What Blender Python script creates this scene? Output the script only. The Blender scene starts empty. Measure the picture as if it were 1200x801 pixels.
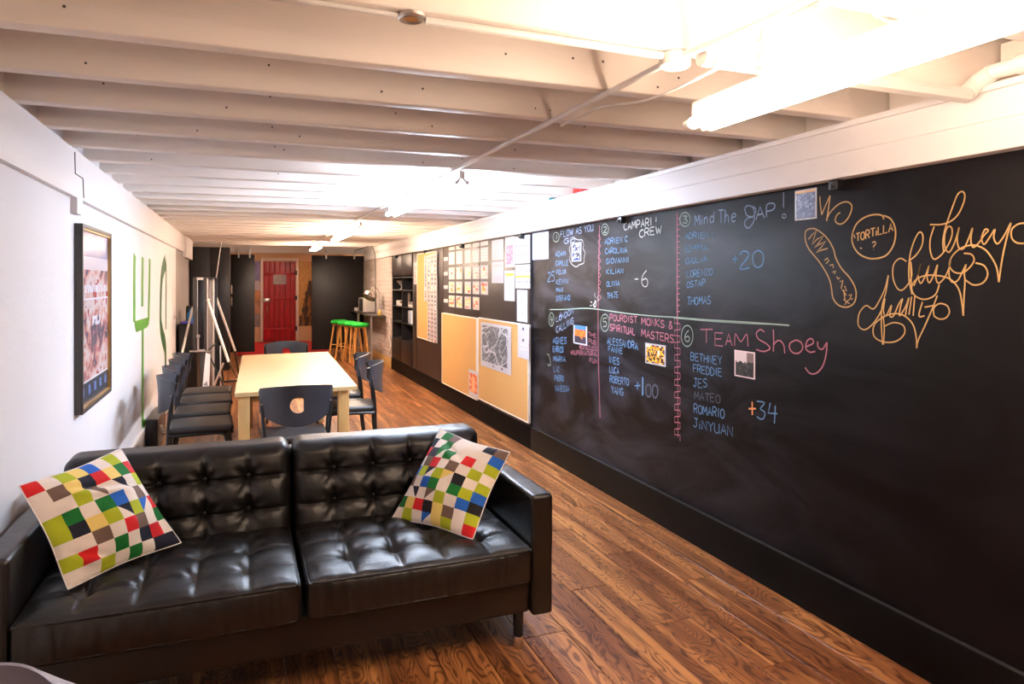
import bpy, math, random
from mathutils import Vector, noise, Matrix
random.seed(7)
PI = math.pi
C = bpy.context.scene.collection
S = bpy.context.scene

# ------------------------------------------------------------------ camera, world, exposure
cam_d = bpy.data.cameras.new('camera'); cam = bpy.data.objects.new('camera', cam_d); C.objects.link(cam)
F, CX, HY, CH = 815.0, 600.0, 330.0, 1.5          # focal length in pixels, centre, horizon, eye height
YAW = math.atan(316 / F); CO, SI = math.cos(YAW), math.sin(YAW)
cam_d.sensor_width = 36; cam_d.lens = F / 1200 * 36
cam_d.shift_y = -(400.5 - HY) / 1200
cam_d.clip_start = 0.02
cam.location = (0, 0, CH); cam.rotation_euler = (PI / 2, 0, -YAW)
S.camera = cam
w = bpy.data.worlds.new('world'); S.world = w; w.use_nodes = True
w.node_tree.nodes['Background'].inputs[0].default_value = (.8, .85, 1, 1)
w.node_tree.nodes['Background'].inputs[1].default_value = .05
S.view_settings.view_transform = 'Standard'; S.view_settings.look = 'None'
S.view_settings.gamma = 1; S.view_settings.use_curve_mapping = False
S.view_settings.exposure = 1.6
TUBE_NEAR, TUBE_MID, TUBE_FAR, TUBE_BACK = 37, 60, 40, 44     # strength of the fluorescent tubes
WARM, COOL = (1, .77, .58), (.66, .79, 1)

# ------------------------------------------------------------------ helpers
def lin(c):
    return tuple((x / 12.92 if x <= .04045 else ((x + .055) / 1.055) ** 2.4) for x in c)
def rgb(r, g, b):
    return lin((r / 255, g / 255, b / 255))
def at_y(px, py, Y):                                # a photo pixel met with the plane y = Y
    k = (px - 284) * CO / F; X = k * CO * Y / (1 - k * SI); d = CO * Y + SI * X
    return Vector((X, Y, CH - (py - HY) * d / F))
def at_x(px, py, X):                                # ... with the plane x = X
    k = (px - 284) * CO / F; d = X / k
    return Vector((X, (d - X * SI) / CO, CH - (py - HY) * d / F))
W = {}
class MB:
    def __init__(s): s.v = []; s.f = []; s.c = []
    def add(s, vs, fs, col=None):
        b = len(s.v); s.v += [Vector(q) for q in vs]
        for f in fs: s.f.append(tuple(b + i for i in f)); s.c.append(col)
        return s
    def box(s, x0, x1, y0, y1, z0, z1, col=None):
        vs = [(x, y, z) for x in (x0, x1) for y in (y0, y1) for z in (z0, z1)]
        return s.add(vs, [(0, 1, 3, 2), (4, 6, 7, 5), (0, 4, 5, 1), (2, 3, 7, 6), (0, 2, 6, 4), (1, 5, 7, 3)], col)
    def rbox(s, x0, x1, y0, y1, z0, z1, r, seg=3, n=(1, 1, 1), disp=None):
        h = [abs(x1 - x0) / 2, abs(y1 - y0) / 2, abs(z1 - z0) / 2]; c = [(x0 + x1) / 2, (y0 + y1) / 2, (z0 + z1) / 2]
        r = min(r, min(h) * .999)
        ax = []
        for i in range(3):
            a = [-(h[i] - r) - r * math.tan(PI / 4 * (seg - k) / seg) for k in range(seg + 1)]
            m = [-(h[i] - r) + 2 * (h[i] - r) * k / n[i] for k in range(1, n[i])]
            ax.append(a + m + [-q for q in reversed(a)])
        idx = {}; vs = []; fs = []
        def vert(p):
            key = tuple(round(q, 5) for q in p)
            if key in idx: return idx[key]
            q = [max(-(h[i] - r), min(h[i] - r, p[i])) for i in range(3)]
            d = Vector([p[i] - q[i] for i in range(3)])
            if d.length: d.normalize()
            o = Vector(q) + d * r
            if disp: o = disp(o, d)
            idx[key] = len(vs); vs.append((o[0] + c[0], o[1] + c[1], o[2] + c[2])); return idx[key]
        for a in range(3):
            u, v = (a + 1) % 3, (a + 2) % 3
            for sg in (-1, 1):
                for i in range(len(ax[u]) - 1):
                    for j in range(len(ax[v]) - 1):
                        quad = []
                        for (ii, jj) in ((i, j), (i + 1, j), (i + 1, j + 1), (i, j + 1)):
                            p = [0, 0, 0]; p[a] = sg * h[a]; p[u] = ax[u][ii]; p[v] = ax[v][jj]; quad.append(vert(p))
                        if len(set(quad)) < 3: continue
                        fs.append(tuple(quad if sg > 0 else reversed(quad)))
        return s.add(vs, fs)
    def tube(s, pts, r, seg=10, cap=True, closed=False):
        pts = [Vector(p) for p in pts]; n = len(pts); rs = r if isinstance(r, (list, tuple)) else [r] * n
        vs = []; up = None
        for i, p in enumerate(pts):
            a = pts[(i - 1) % n] if (i > 0 or closed) else p; b = pts[(i + 1) % n] if (i < n - 1 or closed) else p
            t = (b - a).normalized()
            if up is None:
                up = Vector((0, 0, 1)) if abs(t.z) < .9 else Vector((1, 0, 0))
            x = t.cross(up)
            if x.length < 1e-5: x = t.cross(Vector((0, 1, 0)))
            x.normalize(); y = x.cross(t).normalized(); up = y
            for k in range(seg):
                th = 2 * PI * k / seg; vs.append(p + (x * math.cos(th) + y * math.sin(th)) * rs[i])
        fs = []
        m = n if closed else n - 1
        for i in range(m):
            for k in range(seg):
                j = (i + 1) % n
                fs.append((i * seg + k, i * seg + (k + 1) % seg, j * seg + (k + 1) % seg, j * seg + k))
        if cap and not closed:
            fs.append(tuple(reversed(range(seg)))); fs.append(tuple((n - 1) * seg + k for k in range(seg)))
        return s.add(vs, fs)
    def lathe(s, prof, c=(0, 0, 0), seg=20, mat=None):
        vs = []; fs = []; n = len(prof)
        for (r, z) in prof:
            for k in range(seg):
                th = 2 * PI * k / seg; q = Vector((r * math.cos(th), r * math.sin(th), z))
                if mat: q = mat @ q
                vs.append(q + Vector(c))
        for i in range(n - 1):
            for k in range(seg):
                fs.append((i * seg + k, i * seg + (k + 1) % seg, (i + 1) * seg + (k + 1) % seg, (i + 1) * seg + k))
        fs.append(tuple(reversed(range(seg)))); fs.append(tuple((n - 1) * seg + k for k in range(seg)))
        return s.add(vs, fs)
    def prism(s, pts, thick):                        # polygon (3-D points) extruded by a vector
        n = len(pts); t = Vector(thick)
        return s.add([Vector(p) for p in pts] + [Vector(p) + t for p in pts],
                     [tuple(range(n)), tuple(reversed(range(n, 2 * n)))] + [(i, i + n, (i + 1) % n + n, (i + 1) % n) for i in range(n)])
    def build(s, name, m, parent=None, origin=None, smooth=True, ang=35):
        off = W.get(parent.name) if parent else None
        if off is None:
            if parent: off = Vector((0, 0, 0))
            elif origin is not None: off = Vector(origin)
            else:
                xs = [q.x for q in s.v]; ys = [q.y for q in s.v]; zs = [q.z for q in s.v]
                off = Vector(((min(xs) + max(xs)) / 2, (min(ys) + max(ys)) / 2, min(zs)))
        me = bpy.data.meshes.new(name)
        me.from_pydata([tuple(q - off) for q in s.v], [], s.f)
        if any(c is not None for c in s.c):
            a = me.color_attributes.new('Col', 'FLOAT_COLOR', 'CORNER')
            for p in me.polygons:
                c = s.c[p.index] or rgb(188, 184, 188)
                for l in p.loop_indices: a.data[l].color = (c[0], c[1], c[2], 1)
        if smooth:
            me.shade_smooth()
            me.set_sharp_from_angle(angle=math.radians(ang))
        me.materials.append(m); me.update()
        o = bpy.data.objects.new(name, me); C.objects.link(o)
        if parent: o.parent = parent
        else: o.location = off
        W[o.name] = off.copy()
        return o
def tag(o, label=None, cat=None, group=None, kind=None):
    if label: o['label'] = label
    if cat: o['category'] = cat
    if group: o['group'] = group
    if kind: o['kind'] = kind
    return o
def thing(name, label, cat, loc=(0, 0, 0), rz=0, group=None, local=False):
    o = bpy.data.objects.new(name, None); C.objects.link(o); o.empty_display_size = .1
    o.location = loc; o.rotation_euler = (0, 0, rz); W[o.name] = Vector((0, 0, 0)) if (local or rz) else Vector(loc)
    return tag(o, label, cat, group)
def dup(o, parent=None, loc=None, rz=None):
    c = o.copy(); C.objects.link(c)
    if parent: c.parent = parent
    if loc is not None: c.location = loc
    if rz is not None: c.rotation_euler = (0, 0, rz)
    for ch in list(o.children): dup(ch, c)
    return c
def smooth_pts(p, k=5, closed=False):
    n = len(p); out = []
    rng = n if closed else n - 1
    for i in range(rng):
        g = lambda j: p[j % n] if closed else p[max(0, min(n - 1, j))]
        p0, p1, p2, p3 = g(i - 1), g(i), g(i + 1), g(i + 2)
        for s in range(k):
            t = s / k
            out.append(tuple(.5 * (2 * p1[a] + (p2[a] - p0[a]) * t + (2 * p0[a] - 5 * p1[a] + 4 * p2[a] - p3[a]) * t * t + (3 * p1[a] - p0[a] - 3 * p2[a] + p3[a]) * t ** 3) for a in range(len(p1))))
    if not closed: out.append(tuple(p[-1]))
    return out

# ------------------------------------------------------------------ materials
class NT:
    def __init__(s, name):
        s.m = bpy.data.materials.new(name); s.m.use_nodes = True; s.t = s.m.node_tree; s.b = s.t.nodes['Principled BSDF']
    def n(s, ty, **k):
        q = s.t.nodes.new(ty)
        for a, b in k.items():
            if a.startswith('_'): setattr(q, a[1:], b)
            else: q.inputs[a.replace('_', ' ')].default_value = b
        return q
    def l(s, a, b): s.t.links.new(a, b)
    def ramp(s, stops, src=None, interp='LINEAR'):
        r = s.t.nodes.new('ShaderNodeValToRGB'); e = r.color_ramp.elements; r.color_ramp.interpolation = interp
        while len(e) < len(stops): e.new(.5)
        for i, (p, c) in enumerate(stops): e[i].position = p; e[i].color = (*c, 1) if len(c) == 3 else c
        if src is not None: s.l(src, r.inputs[0])
        return r
    def math(s, op, a, b=None):
        q = s.t.nodes.new('ShaderNodeMath'); q.operation = op
        for i, x in enumerate((a, b)):
            if x is None: continue
            if isinstance(x, (int, float)): q.inputs[i].default_value = x
            else: s.l(x, q.inputs[i])
        return q.outputs[0]
def mat(name, col, rough=.5, metal=0, var=0, vscale=3, bump=0, bscale=40, coat=0, spec=.5, stretch=None, glass=0):
    T = NT(name); b = T.b
    b.inputs['Base Color'].default_value = (*col, 1); b.inputs['Roughness'].default_value = rough
    b.inputs['Metallic'].default_value = metal; b.inputs['Coat Weight'].default_value = coat
    b.inputs['Specular IOR Level'].default_value = spec; b.inputs['Transmission Weight'].default_value = glass
    if var or bump:
        tc = T.n('ShaderNodeTexCoord'); mp = T.n('ShaderNodeMapping'); T.l(tc.outputs['Object'], mp.inputs[0])
        if stretch: mp.inputs['Scale'].default_value = stretch
        if var:
            nz = T.n('ShaderNodeTexNoise', Scale=vscale, Detail=5.0, Roughness=.6); T.l(mp.outputs[0], nz.inputs['Vector'])
            r = T.ramp([(.3, tuple(x * (1 - var) for x in col)), (.7, tuple(min(1, x * (1 + var)) for x in col))], nz.outputs[0])
            T.l(r.outputs[0], b.inputs['Base Color'])
        if bump:
            nb = T.n('ShaderNodeTexNoise', Scale=bscale, Detail=4.0); T.l(mp.outputs[0], nb.inputs['Vector'])
            bp = T.n('ShaderNodeBump', Strength=bump, Distance=.01); T.l(nb.outputs[0], bp.inputs['Height']); T.l(bp.outputs[0], b.inputs['Normal'])
    return T.m
def emit(name, col, st):
    T = NT(name); T.b.inputs['Base Color'].default_value = (.9, .9, .9, 1)
    T.b.inputs['Emission Color'].default_value = (*col, 1); T.b.inputs['Emission Strength'].default_value = st
    return T.m
M = {}
M['white_wall'] = mat('white_wall_paint', rgb(232, 228, 228), .6, var=.03, vscale=1.2, bump=.15, bscale=30)
M['white_wood'] = mat('white_painted_timber', rgb(242, 232, 224), .45, var=.05, vscale=2.5, bump=.35, bscale=18, stretch=(.25, 1, 1))
M['white_beam'] = mat('white_painted_beam', rgb(236, 230, 228), .5, var=.04, vscale=2, bump=.3, bscale=14, stretch=(1, .2, 1))
M['white_plastic'] = mat('white_plastic', rgb(235, 230, 225), .35)
M['white_brick'] = mat('white_painted_brick', rgb(196, 180, 172), .6, var=.08, vscale=6, bump=.4, bscale=30)
M['black'] = mat('black_plastic', (.012, .012, .014), .35)
M['black_metal'] = mat('black_metal', (.012, .012, .013), .3, spec=.6)
M['dark_shell'] = mat('dark_grey_chair_shell', rgb(62, 63, 70), .34, bump=.1, bscale=300)
M['grey_shell'] = mat('blue_grey_shell', rgb(112, 110, 128), .4)
M['vinyl'] = mat('black_seat_vinyl', rgb(42, 40, 40), .38, bump=.2, bscale=180)
M['chrome'] = mat('chrome', rgb(225, 220, 215), .15, 1)
M['alu'] = mat('brushed_aluminium', rgb(205, 200, 195), .3, .9)
M['alu_white'] = mat('pale_aluminium_frame', rgb(225, 218, 212), .35, .3)
M['black_wood'] = mat('black_stained_board', rgb(24, 18, 16), .42, var=.35, vscale=3, bump=.15, bscale=25, stretch=(1, 1, .15))
M['notice_wall'] = mat('dark_brown_board', rgb(46, 35, 32), .42, var=.35, vscale=5, bump=.12, bscale=20, stretch=(2.5, 2.5, .2))
M['kick'] = mat('black_kickboard_paint', rgb(11, 8, 7), .5, var=.3, vscale=5, spec=.08)
M['cork'] = mat('cork_board', rgb(196, 148, 86), .8, var=.05, vscale=60, bump=.1, bscale=200)
M['cork_edge'] = mat('pale_board_edge', rgb(235, 225, 210), .5)
M['red_paint'] = mat('red_door_paint', rgb(172, 16, 26), .35, var=.15, vscale=5, bump=.2, bscale=20, stretch=(3, 1, .3))
M['red_rug'] = mat('red_rug', rgb(196, 24, 30), .9, var=.1, vscale=30, bump=.3, bscale=200)
M['tan_wall'] = mat('tan_wall_paint', rgb(225, 190, 150), .7, var=.05)
M['birch'] = mat('pale_birch_veneer', rgb(214, 182, 130), .4, var=.09, vscale=4, stretch=(.6, 6, 6))
M['birch_leg'] = mat('pale_birch_leg', rgb(214, 172, 108), .45, var=.1, vscale=6, stretch=(6, 6, .5))
M['stool_wood'] = mat('pine_stool_wood', rgb(214, 152, 78), .45, var=.15, vscale=10, stretch=(5, 5, .6))
M['green'] = mat('bright_green_cover', rgb(38, 190, 62), .8, var=.3, vscale=25, bump=.4, bscale=60)
M['green_vinyl'] = mat('green_wall_sticker', rgb(88, 160, 40), .5)
M['dark_green'] = mat('dark_green_wall_sticker', rgb(46, 96, 52), .5)
M['steel_brown'] = mat('kitchen_counter_top', rgb(88, 78, 74), .3, var=.1)
M['grey_panel'] = mat('grey_partition_sheet', rgb(160, 150, 146), .55, var=.06, vscale=3)
M['paper'] = mat('white_paper', rgb(238, 234, 236), .7)
M['gold'] = mat('gold_frame_edge', rgb(190, 150, 90), .35, .6)
M['frame_grey'] = mat('dark_grey_frame', rgb(70, 66, 62), .45)
M['glass'] = mat('clear_glass', (.9, .95, .95), .05, glass=1)
M['microwave'] = mat('microwave_shell', rgb(190, 182, 180), .3)
M['blue_plastic'] = mat('blue_bottle_plastic', rgb(40, 130, 200), .3)
M['purple'] = mat('purple_packet', rgb(90, 80, 200), .5)
M['red_plastic'] = mat('red_plastic', rgb(205, 40, 36), .4)
M['teal'] = mat('teal_plastic', rgb(60, 140, 130), .4)
M['yellow'] = mat('yellow_plastic', rgb(225, 190, 80), .4)
M['brown_box'] = mat('brown_book_cloth', rgb(110, 80, 60), .6)
M['shadow'] = mat('dark_gap', (.01, .008, .007), .9)
T = NT('leather'); b = T.b
b.inputs['Base Color'].default_value = (*rgb(15, 10, 9), 1); b.inputs['Roughness'].default_value = .40; b.inputs['Specular IOR Level'].default_value = .66
tc = T.n('ShaderNodeTexCoord'); v1 = T.n('ShaderNodeTexVoronoi', Scale=260.0); n1 = T.n('ShaderNodeTexNoise', Scale=14.0, Detail=5.0)
T.l(tc.outputs['Object'], v1.inputs['Vector']); T.l(tc.outputs['Object'], n1.inputs['Vector'])
ad = T.math('ADD', T.math('MULTIPLY', v1.outputs['Distance'], .25), n1.outputs[0]); bp = T.n('ShaderNodeBump', Strength=.35, Distance=.006)
T.l(ad, bp.inputs['Height']); T.l(bp.outputs[0], b.inputs['Normal']); M['leather'] = T.m
# printed colours carried by the faces (flat print on paper, cloth and pictures)
def attr_mat(name, rough, bump=0):
    T = NT(name); a = T.n('ShaderNodeAttribute', _attribute_name='Col'); T.l(a.outputs['Color'], T.b.inputs['Base Color'])
    T.b.inputs['Roughness'].default_value = rough
    if bump:
        tc = T.n('ShaderNodeTexCoord'); nb = T.n('ShaderNodeTexNoise', Scale=260.0); T.l(tc.outputs['Object'], nb.inputs['Vector'])
        bp = T.n('ShaderNodeBump', Strength=bump, Distance=.003); T.l(nb.outputs[0], bp.inputs['Height']); T.l(bp.outputs[0], T.b.inputs['Normal'])
    return T.m
M['print'] = attr_mat('printed_paper', .5); M['print_gloss'] = attr_mat('glossy_print', .22); M['cloth'] = attr_mat('printed_cotton', .85, .3)
# walnut laminate, different on every plank
T = NT('walnut_laminate'); b = T.b
tc = T.n('ShaderNodeTexCoord'); oi = T.n('ShaderNodeObjectInfo'); cm = T.n('ShaderNodeCombineXYZ')
T.l(T.math('MULTIPLY', oi.outputs['Random'], 37.0), cm.inputs[0]); T.l(T.math('MULTIPLY', oi.outputs['Random'], 91.0), cm.inputs[1])
vm = T.n('ShaderNodeVectorMath', _operation='ADD'); T.l(tc.outputs['Object'], vm.inputs[0]); T.l(cm.outputs[0], vm.inputs[1])
mp = T.n('ShaderNodeMapping'); mp.inputs['Scale'].default_value = (8, 2.0, 1); T.l(vm.outputs[0], mp.inputs[0])
nA = T.n('ShaderNodeTexNoise', Scale=1.0, Detail=2.0, Roughness=.45, Distortion=.5); T.l(mp.outputs[0], nA.inputs['Vector'])
bands = T.math('SINE', T.math('MULTIPLY', nA.outputs[0], 120.0))
mp2 = T.n('ShaderNodeMapping'); mp2.inputs['Scale'].default_value = (120, 5, 1); T.l(vm.outputs[0], mp2.inputs[0])
nB = T.n('ShaderNodeTexNoise', Scale=1.0, Detail=4.0, Roughness=.6); T.l(mp2.outputs[0], nB.inputs['Vector'])
mp3 = T.n('ShaderNodeMapping'); mp3.inputs['Scale'].default_value = (13, .8, 1); T.l(vm.outputs[0], mp3.inputs[0])
nC = T.n('ShaderNodeTexNoise', Scale=1.0, Detail=2.0); T.l(mp3.outputs[0], nC.inputs['Vector'])
base = T.ramp([(.30, rgb(112, 64, 34)), (.5, rgb(144, 90, 52)), (.66, rgb(188, 130, 76))], nC.outputs[0])
dk = T.ramp([(.0, (.30, .22, .20)), (.36, (.84, .80, .78)), (.6, (1, 1, 1))], T.math('ADD', T.math('MULTIPLY', bands, .44), T.math('MULTIPLY', nB.outputs[0], .95)))
mx = T.n('ShaderNodeMix', _data_type='RGBA', _blend_type='MULTIPLY'); mx.inputs[0].default_value = 1
T.l(base.outputs[0], mx.inputs[6]); T.l(dk.outputs[0], mx.inputs[7])
mp4 = T.n('ShaderNodeMapping'); mp4.inputs['Scale'].default_value = (26, .55, 1); T.l(vm.outputs[0], mp4.inputs[0])
nD = T.n('ShaderNodeTexNoise', Scale=1.0, Detail=1.0, Distortion=.3); T.l(mp4.outputs[0], nD.inputs['Vector'])
sk = T.ramp([(.60, (0, 0, 0)), (.70, (.75, .75, .75))], nD.outputs[0]); mx2 = T.n('ShaderNodeMix', _data_type='RGBA'); T.l(sk.outputs[0], mx2.inputs[0]); T.l(mx.outputs[2], mx2.inputs[6]); mx2.inputs[7].default_value = (*rgb(208, 146, 86), 1)
hs = T.n('ShaderNodeHueSaturation'); T.l(mx2.outputs[2], hs.inputs['Color']); T.l(T.math('ADD', T.math('MULTIPLY', oi.outputs['Random'], .16), .90), hs.inputs['Value'])
T.l(hs.outputs[0], b.inputs['Base Color']); b.inputs['Roughness'].default_value = .36
bp = T.n('ShaderNodeBump', Strength=.15, Distance=.002); T.l(nB.outputs[0], bp.inputs['Height']); T.l(bp.outputs[0], b.inputs['Normal']); M['floor'] = T.m
# chalkboard with wiped dust; the lighter far end also has reflection painted in
T = NT('chalkboard_paint'); b = T.b
tc = T.n('ShaderNodeTexCoord'); mp = T.n('ShaderNodeMapping'); mp.inputs['Rotation'].default_value = (.5, 0, 0); mp.inputs['Scale'].default_value = (1, .9, 2.2); T.l(tc.outputs['Object'], mp.inputs[0])
n1 = T.n('ShaderNodeTexNoise', Scale=1.3, Detail=7.0, Roughness=.62, Distortion=1.4); T.l(mp.outputs[0], n1.inputs['Vector'])
sx = T.n('ShaderNodeSeparateXYZ'); T.l(tc.outputs['Object'], sx.inputs[0])
mr = T.n('ShaderNodeMapRange'); mr.inputs['From Min'].default_value = 0.2; mr.inputs['From Max'].default_value = 2.9; T.l(sx.outputs[1], mr.inputs['Value'])
du = T.ramp([(.42, (0, 0, 0)), (.75, (1, 1, 1))], n1.outputs[0]); dm = T.math('MULTIPLY', du.outputs[0], T.math('ADD', T.math('MULTIPLY', mr.outputs[0], .62), .08))
mx = T.n('ShaderNodeMix', _data_type='RGBA'); T.l(dm, mx.inputs[0]); mx.inputs[6].default_value = (*rgb(12, 8, 8), 1); mx.inputs[7].default_value = (*rgb(78, 76, 84), 1)
T.l(mx.outputs[2], b.inputs['Base Color']); b.inputs['Roughness'].default_value = .5; b.inputs['Specular IOR Level'].default_value = .14
bp = T.n('ShaderNodeBump', Strength=.1, Distance=.003); T.l(n1.outputs[0], bp.inputs['Height']); T.l(bp.outputs[0], b.inputs['Normal']); M['board'] = T.m
def chalk(name, col, fade=.39):
    T = NT(name); T.b.inputs['Base Color'].default_value = (*col, 1); T.b.inputs['Roughness'].default_value = .95
    tc = T.n('ShaderNodeTexCoord'); nz = T.n('ShaderNodeTexNoise', Scale=160.0, Detail=3.0); T.l(tc.outputs['Object'], nz.inputs['Vector'])
    n2 = T.n('ShaderNodeTexNoise', Scale=9.0, Detail=2.0); T.l(tc.outputs['Object'], n2.inputs['Vector'])
    a = T.math('ADD', T.math('MULTIPLY', nz.outputs[0], .6), T.math('MULTIPLY', n2.outputs[0], .4))
    r = T.ramp([(fade - .12, (.75, .75, .75)), (fade + .04, (1, 1, 1))], a); T.l(r.outputs[0], T.b.inputs['Alpha']); return T.m
K = {'blue': chalk('blue_chalk', rgb(100, 138, 176)), 'pink': chalk('pink_chalk', rgb(180, 108, 122)), 'green': chalk('pale_green_chalk', rgb(150, 168, 150)),
     'white': chalk('white_chalk', rgb(178, 176, 170)), 'yellow': chalk('yellow_chalk', rgb(186, 148, 96), .42), 'orange': chalk('orange_chalk', rgb(225, 150, 90)),
     'slate': chalk('dull_blue_chalk', rgb(140, 156, 184)), 'faint': chalk('faint_chalk', rgb(88, 92, 104), .55)}

# ------------------------------------------------------------------ the setting
XL, XR, XB, XK, XBEAM = -.815, 2.425, 2.42, 2.40, 2.36       # left wall, right wall, board face, kickboard face, beam face
Y0, Y1, YF = -2.6, 15.1, 18.4
ZJ, ZD = 2.17, 2.38                                          # underside of the joists, of the deck
def struct(name, mb, m, parent=None, kind='structure', **k):
    o = mb.build(name, m, parent, **k)
    if not parent: o['kind'] = kind
    return o
floor = struct('floor', MB().box(XL - .1, 3.0, Y0, YF + .1, -.12, -.012), M['shadow'], origin=(0, 0, 0))
pw, pl, g = .1905, 1.21, .0012
def plank_mesh(L, Wd):
    mb = MB(); x, y, c = Wd / 2 - g, L / 2 - g, .0016
    vs = [(-x, -y, -.012), (x, -y, -.012), (x, y, -.012), (-x, y, -.012), (-x, -y, -c), (x, -y, -c), (x, y, -c), (-x, y, -c),
          (-x + c, -y + c, 0), (x - c, -y + c, 0), (x - c, y - c, 0), (-x + c, y - c, 0)]
    fs = [(i, (i + 1) % 4, (i + 1) % 4 + 4, i + 4) for i in range(4)] + [(i + 4, (i + 1) % 4 + 4, (i + 1) % 4 + 8, i + 8) for i in range(4)] + [(8, 9, 10, 11)]
    me = bpy.data.meshes.new('plank'); me.from_pydata(vs, [], fs); me.materials.append(M['floor']); me.update(); return me
cache = {}
rows = 17
for i in range(rows):
    x0 = XL + .015 + i * pw; y = Y0 - (i * .437) % pl
    while y < YF:
        a, bb = max(y, Y0), min(y + pl, YF); L = round(bb - a, 3)
        if L > .05:
            if L not in cache: cache[L] = plank_mesh(L, pw)
            o = bpy.data.objects.new('plank', cache[L]); C.objects.link(o); o.parent = floor; o.location = (x0 + pw / 2, (a + bb) / 2, 0)
        y += pl
# ceiling: deck boards, joists
ceil = struct('ceiling', MB().box(XL - .15, 2.75, Y0, Y1 + .1, ZD, ZD + .08), M['white_wood'], origin=(0, 0, ZD))
jm = {}
for k in range(-9, 30):
    y1 = 2.21 + .4553 * k
    if y1 > 13.6 or y1 < Y0 + .2: continue
    v = k % 5
    if v not in jm:
        random.seed(v + 3)
        def dj(o, d, s=v):
            q = noise.noise(Vector((o.x * 1.1, o.y * 2, s * 9.1))) * .006
            return Vector((o.x, o.y + q * .8, o.z + q * .6))
        mb = MB().rbox(XL - .12, 2.60, -.034, .034, 0, ZD - ZJ, .006, 2, (40, 1, 1), dj)
        first = mb.build('joist', M['white_wood'], ceil, ang=50); jm[v] = first; first.location = (0, y1 - .034, ZJ - ZD)
        W[first.name] = Vector((0, 0, 0))
        # geometry was authored locally: undo the parent offset
        for q in first.data.vertices: q.co += Vector((0, 0, ZD))
    else:
        o = jm[v].copy(); C.objects.link(o); o.parent = ceil; o.location = (0, y1 - .034, ZJ - ZD)
deckline = MB()
for i in range(16):
    deckline.box(XL + .2 * i, XL + .2 * i + .19, Y0 + .02, Y1, ZD - .012, ZD + .001)
deckline.build('deck_board', M['white_wood'], ceil)['kind'] = 'stuff'
# knots and nail heads in the joists near the camera
kn = MB(); random.seed(5)
for k in range(0, 7):
    yf = 2.21 + .4553 * k - .069
    for j in range(6):
        x = random.uniform(-.5, 1.6); z = random.uniform(ZJ + .02, ZJ + .1)
        kn.lathe([(.004, 0), (.004, .0025), (.0015, .004)], (x, yf + .0015, z), 8, Matrix.Rotation(PI / 2, 3, 'X'))
kn.build('nail_head', M['frame_grey'], ceil)['kind'] = 'stuff'
cr = MB()
for (a, bq) in (((-.42, .18), (.02, .165)), ((.0, .15), (.28, .145))):
    cr.box(a[0], bq[0], 2.1398, 2.1425, ZJ + a[1] - .0015, ZJ + a[1] + .0015)
cr.build('timber_crack', M['frame_grey'], ceil)
# left side
wl = struct('wall_left', MB().box(XL - .12, XL, Y0, 10.1, 0, ZD), M['white_wall'])
lb = struct('trim_1', MB().rbox(XL - .1, XL + .028, Y0, 8.9, 1.93, ZJ, .004, 1).rbox(XL - .1, XL + .028, 8.905, 12.2, 1.93, ZJ, .004, 1), M['white_beam'])
lb['label'] = 'white painted timber beam along top of left wall'
MB().box(XL, XL + .03, 4.11, 4.24, 1.85, 1.93).build('bracket', M['white_beam'], lb)
cb = [at_x(87.5, 178, XL + .029), at_x(88, 203, XL + .029), at_x(97, 209, XL + .029), at_x(98, 232, XL + .029)]
MB().tube([tuple(q) for q in cb], .0035, 6).build('split', M['frame_grey'], lb)
MB().box(XL + .0, XL + .05, 11.2, 12.6, 1.86, ZJ + .0).build('boxed_end', M['white_beam'], lb)
struct('baseboard_left', MB().rbox(XL - .02, XL + .012, Y0, 10.1, .0, .21, .004, 1), M['white_wood'])
wl2 = struct('trim_2', MB().box(XL - .14, XL - .02, 10.1, Y1, 0, ZD), M['grey_panel'])
for i in range(14):
    MB().rbox(XL - .03, XL - .008, 10.14 + i * .18, 10.30 + i * .18, .02, 1.93, .008, 2).build('sheet_rib', M['grey_panel'], wl2)
# right side
wr = struct('wall_right', MB().box(XR, XR + .15, Y0, 10.36, 0, ZJ - .02).box(XR + .32, XR + .42, 10.3, 12.0, 0, ZJ).box(XR, XR + .15, 11.96, Y1, 0, ZJ - .02)
            .box(XR, XR + .15, 10.36, 11.96, 2.0, ZJ - .02).box(2.62, 2.75, Y0, Y1, ZJ, ZD), M['white_wall'])
br = MB(); random.seed(2)
for r in range(24):
    y = 11.97 - (r % 2) * .11
    while y < 15.0:
        a, bb = max(11.97, y), min(y + .215, 15.0)
        if bb - a > .03: br.rbox(XR - .012 - random.random() * .004, XR + .01, a, bb, .17 + r * .074, .17 + r * .074 + .065, .003, 1)
        y += .224
wr2 = struct('wall_right_far', MB().box(XR - .006, XR, 11.97, 15.0, 0, 1.94), M['white_brick'])
tag(br.build('brick', M['white_brick'], wr2), kind='stuff')
MB().rbox(XR - .03, XR, 11.97, 15.0, 0, .16, .004, 1).build('skirting', M['birch_leg'], wr2)
rb = struct('trim_3', MB().rbox(XBEAM, 2.62, Y0, 14.6, 1.94, ZJ, .005, 2), M['white_beam'])
rb['label'] = 'long white painted beam above the chalkboard'
MB().rbox(XBEAM - .006, XBEAM + .002, Y0, 14.6, 2.045, ZJ - .035, .002, 1).build('upper_fillet', M['white_beam'], rb)
MB().rbox(XBEAM - .016, XBEAM + .03, Y0, 14.6, ZJ - .026, ZJ - .002, .003, 1).build('ledge', M['white_beam'], rb)
for k in range(-3, 14):                                       # short blocks between the joist ends
    y = 2.21 + .4553 * k
    MB().rbox(2.50, 2.53, y + .01, y + .37, ZJ, ZJ + .17, .003, 1).build('blocking', M['white_wood'], rb)
kb = struct('baseboard_right', MB().rbox(XK, XR + .02, Y0, 5.735, 0, .20, .003, 1).rbox(XK, XR + .02, 5.74, 11.96, 0, .20, .003, 1), M['kick'])
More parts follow.
